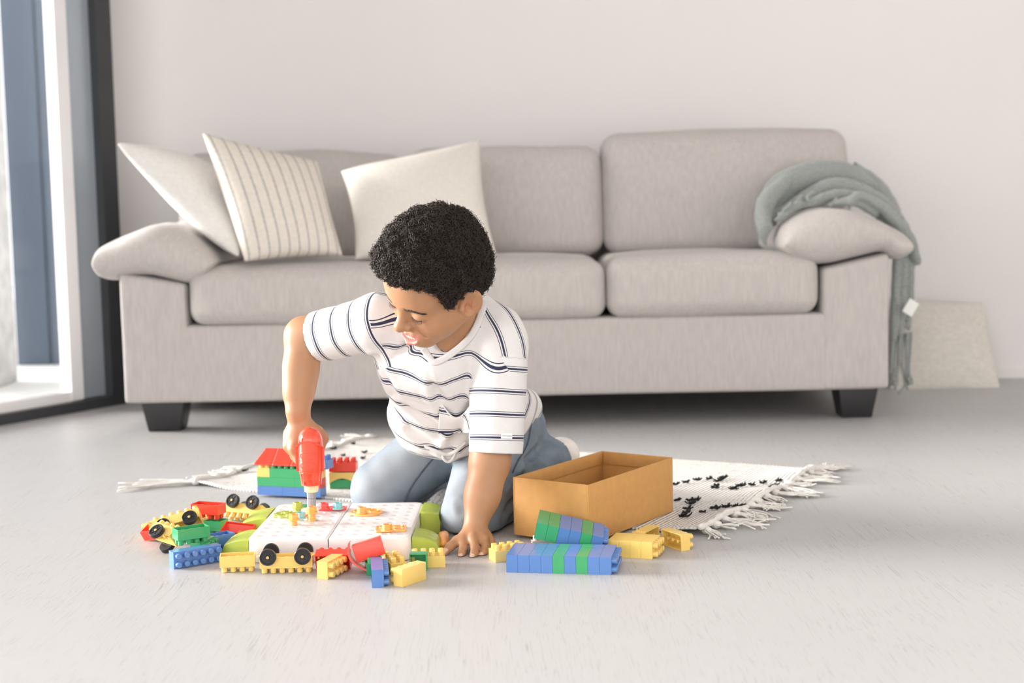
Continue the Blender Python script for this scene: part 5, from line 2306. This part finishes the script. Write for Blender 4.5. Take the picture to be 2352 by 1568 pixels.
sh.warp(fold_fn)
big = .5
sh.cut(slL1, axL, slL1 - .075, slL1 + .075)
sh.cut(slR1, axR, slR1 - V3(.09, .075, .075), slR1 + V3(.045, .075, .075))
sh.sub(rc(slL1 - axL * .055, slL1 + axL * .02, .040, .0445))
sh.sub(rc(slR1 - axR * .055, slR1 + axR * .02, .040, .0435))
# neck opening, a rounded V
sh.sub(rc(hp(0, .02, -.05), at(1050, 752, 2.575), .040, .036), .004)
sh.sub(rc(at(1046, 752, 2.565), at(996, 812, 2.515), .036, .010), .004)
NV = [at(1108, 690, 2.575), at(1090, 735, 2.548), at(1062, 778, 2.535), at(1024, 808, 2.532), at(996, 822, 2.535), at(980, 806, 2.54), at(958, 770, 2.555), at(948, 735, 2.575)]


def sleeve_mask(P):
    out = np.zeros(len(P))
    tL = (P - slL0) @ axL
    dL = np.linalg.norm(P - slL0 - np.outer(tL, axL), axis=1)
    out[(tL > .058) & (dL < .062) & (P[:, 0] > slL0[0] - .058)] = 1
    out[(tL <= .058) & (P[:, 0] > YK[0] + (P[:, 2] - YK[2]) * -.62)] = 1
    tR = (P - slR0) @ axR
    dR = np.linalg.norm(P - slR0 - np.outer(tR, axR), axis=1)
    out[(tR > -.022) & (dR < .085)] = 1
    return out


YK = at(1112, 760, 2.55)


def st_body(P):
    u = (P - TA0) @ tax
    return u + 0.15 * fold_fn(P) + 0.004 * wnoise(P, 22, 14) + .0110


def st_sleeve(P):
    tL, tR = (P - slL1) @ axL, (P - slR1) @ axR
    isL = P[:, 0] > -0.12
    yoke = (P - YK) @ nrm(V3(.86, .42, .20)) + .007
    vL = np.where(tL > -.172, tL + .0480, yoke)
    return np.where(isL, vL, tR + .0430) + 0.0016 * wnoise(P, 30, 15)


def plain_attr(P):
    t1 = (P - slL1) @ axL
    return np.zeros(len(P))


shirt_o, spts, sq_ = field_obj(sh, 't_shirt', M['shirt'], None, {'sleeve': sleeve_mask, 'stripe_body': st_body, 'stripe_sleeve': st_sleeve, 'plain': plain_attr})
adopt(shirt_o)
del sleeveL


def on_shirt(px, py, lift=0.001):
    """first point of the shirt met by the ray through a pixel"""
    d = nrm(ray(px, py))
    v = spts - CPOS
    t = v @ d
    off = np.linalg.norm(v - np.outer(t, d), axis=1)
    c = off < .0028
    if not c.any():
        c = off < off.min() + .002
    tt = t[c].min()
    return CPOS + d * (tt - lift)


def strip(name, px, w, m, parent, lift=0.0015, th=0.0016, n=60):
    """flat band following pixel points over the shirt"""
    pts = spline(px, n)
    P = np.array([on_shirt(a, b, lift) for a, b in pts])
    for _ in range(4):
        P[1:-1] = (P[:-2] + 2 * P[1:-1] + P[2:]) / 4
    t = np.gradient(P, axis=0)
    t /= np.linalg.norm(t, axis=1)[:, None]
    view = P - CPOS
    view /= np.linalg.norm(view, axis=1)[:, None]
    side = np.cross(t, view)
    side /= np.linalg.norm(side, axis=1)[:, None]
    vs_, fs_ = [], []
    for i in range(n):
        for a, b in ((-.5, 0), (-.3, th), (.3, th), (.5, 0), (.3, -th), (-.3, -th)):
            vs_.append(P[i] + side[i] * a * w - view[i] * b)
    for i in range(n - 1):
        for k in range(6):
            fs_.append((i * 6 + k, i * 6 + (k + 1) % 6, (i + 1) * 6 + (k + 1) % 6, (i + 1) * 6 + k))
    fs_ += [tuple(range(6))[::-1], tuple((n - 1) * 6 + k for k in range(6))]
    return mesh(name, vs_, fs_, m, parent)


def plain_white(me_o):
    for k, v in (('plain', 1.0),):
        a = me_o.data.attributes.new(k, 'FLOAT', 'POINT')
        a.data.foreach_set('value', np.full(len(me_o.data.vertices), v, np.float32))


o = adopt(strip('collar', [(1113, 690), (1100, 735), (1078, 776), (1040, 810), (1000, 832), (985, 818), (972, 800)], 0.013, M['shirt'], None), shirt_o)
o.matrix_parent_inverse = Matrix.Identity(4)
plain_white(o)
o['label'] = 'plain ribbed collar'
# chest pocket: a patch whose heavy top edge droops open
vs_, fs_ = [], []
n1, n2 = 30, 16
bv_ = spts[sleeve_mask(spts) < .5] - CPOS
for i in range(n1 + 1):
    u = i / n1
    for jj in range(n2 + 1):
        v = jj / n2
        ytop = 921 + 36 * math.sin(math.pi * u) + 5 * u
        x = 1011 + (1084 - 1011) * u - 4 * v * (1 - u)
        y = ytop + (994 - ytop) * v
        dd_ = nrm(ray(x, y))
        off = np.linalg.norm(bv_ - np.outer(bv_ @ dd_, dd_), axis=1)
        vs_.append(((bv_ @ dd_)[off < max(.004, off.min() + .002)].min(), dd_))
T_p = np.array([v[0] for v in vs_]).reshape(n1 + 1, n2 + 1)
for _ in range(40):
    E_ = np.pad(T_p, 1, mode='edge')
    T_p = (E_[:-2, 1:-1] + E_[2:, 1:-1] + E_[1:-1, :-2] + E_[1:-1, 2:] + 2 * T_p) / 6
P = (CPOS + np.array([v[1] for v in vs_]) * (T_p.reshape(-1, 1) - .0016)).reshape(n1 + 1, n2 + 1, 3)
for i in range(n1 + 1):
    for jj in range(n2 + 1):
        k_ = math.sin(math.pi * i / n1) * (1 - jj / n2) ** 2
        P[i, jj] += nrm(CPOS - P[i, jj]) * (.0090 * k_ + .0016)
for i in range(n1):
    for jj in range(n2):
        a = i * (n2 + 1) + jj
        fs_.append((a, a + n2 + 1, a + n2 + 2, a + 1))
o = mesh('pocket', P.reshape(-1, 3), fs_, M['shirt'], shirt_o)
o['label'] = 'striped chest pocket with a drooping top edge'
for nm_, val in (('sleeve', np.zeros(len(vs_))), ('stripe_body', st_body(P.reshape(-1, 3)) + .012), ('stripe_sleeve', np.zeros(len(vs_))), ('plain', np.zeros(len(vs_)))):
    a = o.data.attributes.new(nm_, 'FLOAT', 'POINT')
    a.data.foreach_set('value', val.astype(np.float32))
md = o.modifiers.new('thick', 'SOLIDIFY')
md.thickness = .0016
g = Geo()
g.add(tube_geo(P[:, 0] + V3(0, -.0004, 0), .0016, 6))
o = g.build('pocket_piping', M['shirt'], o)
plain_white(o)
# knotted hem: a twisted loop of cloth where the front hem is tied
g = Geo()
for ctrl, w in (([(975, 1024), (1003, 1036), (1028, 1044), (1050, 1034), (1070, 1014)], .0040), ([(1016, 1040), (1019, 1054), (1030, 1061), (1041, 1052), (1047, 1036)], .0030)):
    Q = np.array([at(a, b, 2.640) for a, b in spline(ctrl, 26)])
    for q_ in range(len(Q)):
        dd_ = nrm(Q[q_] - CPOS)
        off = np.linalg.norm(bv_ - np.outer(bv_ @ dd_, dd_), axis=1)
        if off.min() < .004:
            Q[q_] = CPOS + dd_ * ((bv_ @ dd_)[off < .005].min() - .0004)
    for _ in range(8):
        Q[1:-1] = (Q[:-2] + 2 * Q[1:-1] + Q[2:]) / 4
    g.add(tube_geo(Q, [w * (0.6 + 0.4 * math.sin(math.pi * i / 25)) for i in range(26)], 10))
o = g.build('knotted_hem', M['shirt'], shirt_o)
plain_white(o)
# sleeve label with its small dark lettering
c_ = on_shirt(1164, 1001, .0)
nn_ = c_ - slL1 - axL * ((c_ - slL1) @ axL)
nn_ = nrm(nn_)
e2 = -axL
e1 = nrm(np.cross(e2, nn_))
bm = bmesh.new()
bm_box(bm, (-.0105, -.0048, -.0012), (.0105, .0048, .0006), .0003, 1)
bmesh.ops.subdivide_edges(bm, edges=[e for e in bm.edges if abs(e.verts[0].co.x - e.verts[1].co.x) > .01], cuts=8)
for v in bm.verts:
    v.co.z -= v.co.x ** 2 / (2 * .050)
tagm = np.eye(4)
tagm[:3, 0], tagm[:3, 1], tagm[:3, 2], tagm[:3, 3] = e1, e2, nn_, c_ + nn_ * .0010
o = from_bm('sleeve_label', bm, M['paper'])
o.data.transform(Matrix(tagm.tolist()))
o.parent = shirt_o
o['label'] = 'small white woven label'
cu = bpy.data.curves.new('lettering', 'FONT')
cu.body = 'HAVICCOMPANY'
cu.size = .0024
cu.align_x = 'CENTER'
cu.align_y = 'CENTER'
tx = bpy.data.objects.new('lettering_source', cu)
COL.objects.link(tx)
me = bpy.data.meshes.new_from_object(tx.evaluated_get(bpy.context.evaluated_depsgraph_get()))
bpy.data.objects.remove(tx)
me.transform(Matrix.Translation((0, 0, .0009)))
for v in me.vertices:
    v.co.z -= v.co.x ** 2 / (2 * .050)
me.transform(Matrix(tagm.tolist()))
me.materials.clear()
me.materials.append(M['tag_ink'])
link('lettering', me, o)

# ---- jeans
jn = Field((-0.34, 2.50, 0.0), (0.20, 3.12, 0.34), 0.003)
jn.add(ell(at(1090, 985, 2.85), (.120, .105, .080)))
jn.add(rc(J['hipL'], J['knL'], .074, .055), .03)
jn.add(rc(J['hipR'], J['knR'], .074, .060), .04)
jn.add(ell(J['knL'] + V3(0, -.004, -.012), (.050, .050, .048)), .02)
jn.add(rc(J['knL'] + V3(0.02, .03, -.010), J['anL'], .050, .044), .012)
jn.add(rc(J['knR'] + V3(0.0, .03, -.014), J['anR'], .054, .044), .012)
jn.add(ell(at(1195, 985, 2.90), (.052, .06, .062)), .03)
CREASE = [(at(1120, 1160, 2.60), at(1190, 1060, 2.72)), (at(1150, 1130, 2.66), at(1245, 1070, 2.78)), (at(1180, 1075, 2.72), at(1230, 1035, 2.80)),
          (at(1000, 1050, 2.72), at(930, 1150, 2.69)), (at(1140, 1190, 2.63), at(1180, 1150, 2.68)), (at(1040, 1080, 2.60), at(1090, 1060, 2.62)), (at(960, 1010, 2.72), at(1010, 1040, 2.70)), (at(905, 1040, 2.73), at(985, 1075, 2.70)),
          (at(845, 1090, 2.72), at(900, 1150, 2.69)), (at(1160, 1110, 2.66), at(1190, 1085, 2.72)), (at(1030, 1130, 2.59), at(1060, 1170, 2.585)), (at(1215, 1000, 2.85), at(1235, 960, 2.88)),
          (at(1130, 1210, 2.64), at(1178, 1180, 2.68)), (at(1240, 1030, 2.87), at(1262, 1085, 2.87))]


def crease_fn(P):
    d = 0.0022 * wnoise(P * np.array([1, .6, 1.2]), 52, 31) + 0.0010 * wnoise(P, 105, 32)
    for a, b in CREASE:
        t = seg_dist(P, a, b)
        d = d + 0.0055 * np.exp(-(t / .007) ** 2) - 0.003 * np.exp(-((t - .016) / .009) ** 2)
    return d


jn.warp(crease_fn)
jn.cut((0, 0, 0.0062), (0, 0, -1))
leg_ax = nrm(J['anL'] - J['knL'])
cuff = at(1266, 1050, 2.905)
jn.cut(cuff, leg_ax, cuff - .09, cuff + .11)
jn.sub(rc(cuff - leg_ax * .03, cuff + leg_ax * .02, .038, .040))


def wash(P):
    a = np.zeros(len(P))
    for h_, k2 in ((J['hipL'], J['knL']), (J['hipR'], J['knR'])):
        t = seg_dist(P, h_ + V3(-.02, -.06, .03), k2 + V3(-.02, -.045, .01))
        a = np.maximum(a, 0.75 * np.exp(-(t / .045) ** 2))
    return a * (0.8 + 0.2 * wnoise(P, 90, 40))


SEAM = [at(1003, 1048, 2.70), at(968, 1085, 2.69), at(940, 1125, 2.70), at(925, 1165, 2.72)]


def seam(P):
    return np.zeros(len(P))


jeans_o, jpts, jq_ = field_obj(jn, 'jeans', M['denim'], None, {'wash': wash, 'seam': seam})
adopt(jeans_o)


def on_jeans(px, py, lift=0.0006):
    d = nrm(ray(px, py))
    v = jpts - CPOS
    t = v @ d
    off = np.linalg.norm(v - np.outer(t, d), axis=1)
    c = off < .0032
    if not c.any():
        c = off < off.min() + .002
    return CPOS + d * (t[c].min() - lift)


def seam_strip(name, px, w, label):
    pts = spline(px, 50)
    P = np.array([on_jeans(a, b) for a, b in pts])
    for _ in range(3):
        P[1:-1] = (P[:-2] + 2 * P[1:-1] + P[2:]) / 4
    g = Geo()
    g.add(tube_geo(P, w, 6))
    o = adopt(g.build(name, M['stitch']), jeans_o)
    o.matrix_parent_inverse = Matrix.Identity(4)
    o['label'] = label
    return o


seam_strip('inner_seam', [(1000, 1046), (972, 1080), (945, 1118), (930, 1152)], .0016, 'dark inner leg seam')
seam_strip('side_seam', [(1222, 968), (1212, 1020), (1190, 1060), (1178, 1085)], .0014, 'dark outer leg seam')

# ---- sock on the visible foot
sk = Field(cuff - .12, cuff + .16, 0.003)
hd = nrm(V3(0.35, 0.75, -0.25))
sk.add(rc(cuff - leg_ax * .012, at(1288, 1046, 2.925), .031, .034))
sk.add(rc(at(1290, 1046, 2.93), at(1302, 1075, 3.03), .034, .026), .02)
sk.warp(lambda P: 0.0008 * wnoise(P, 120, 50))
sk.cut((0, 0, 0.0075), (0, 0, -1))
o, _, _ = field_obj(sk, 'sock', M['sock'])
adopt(o)
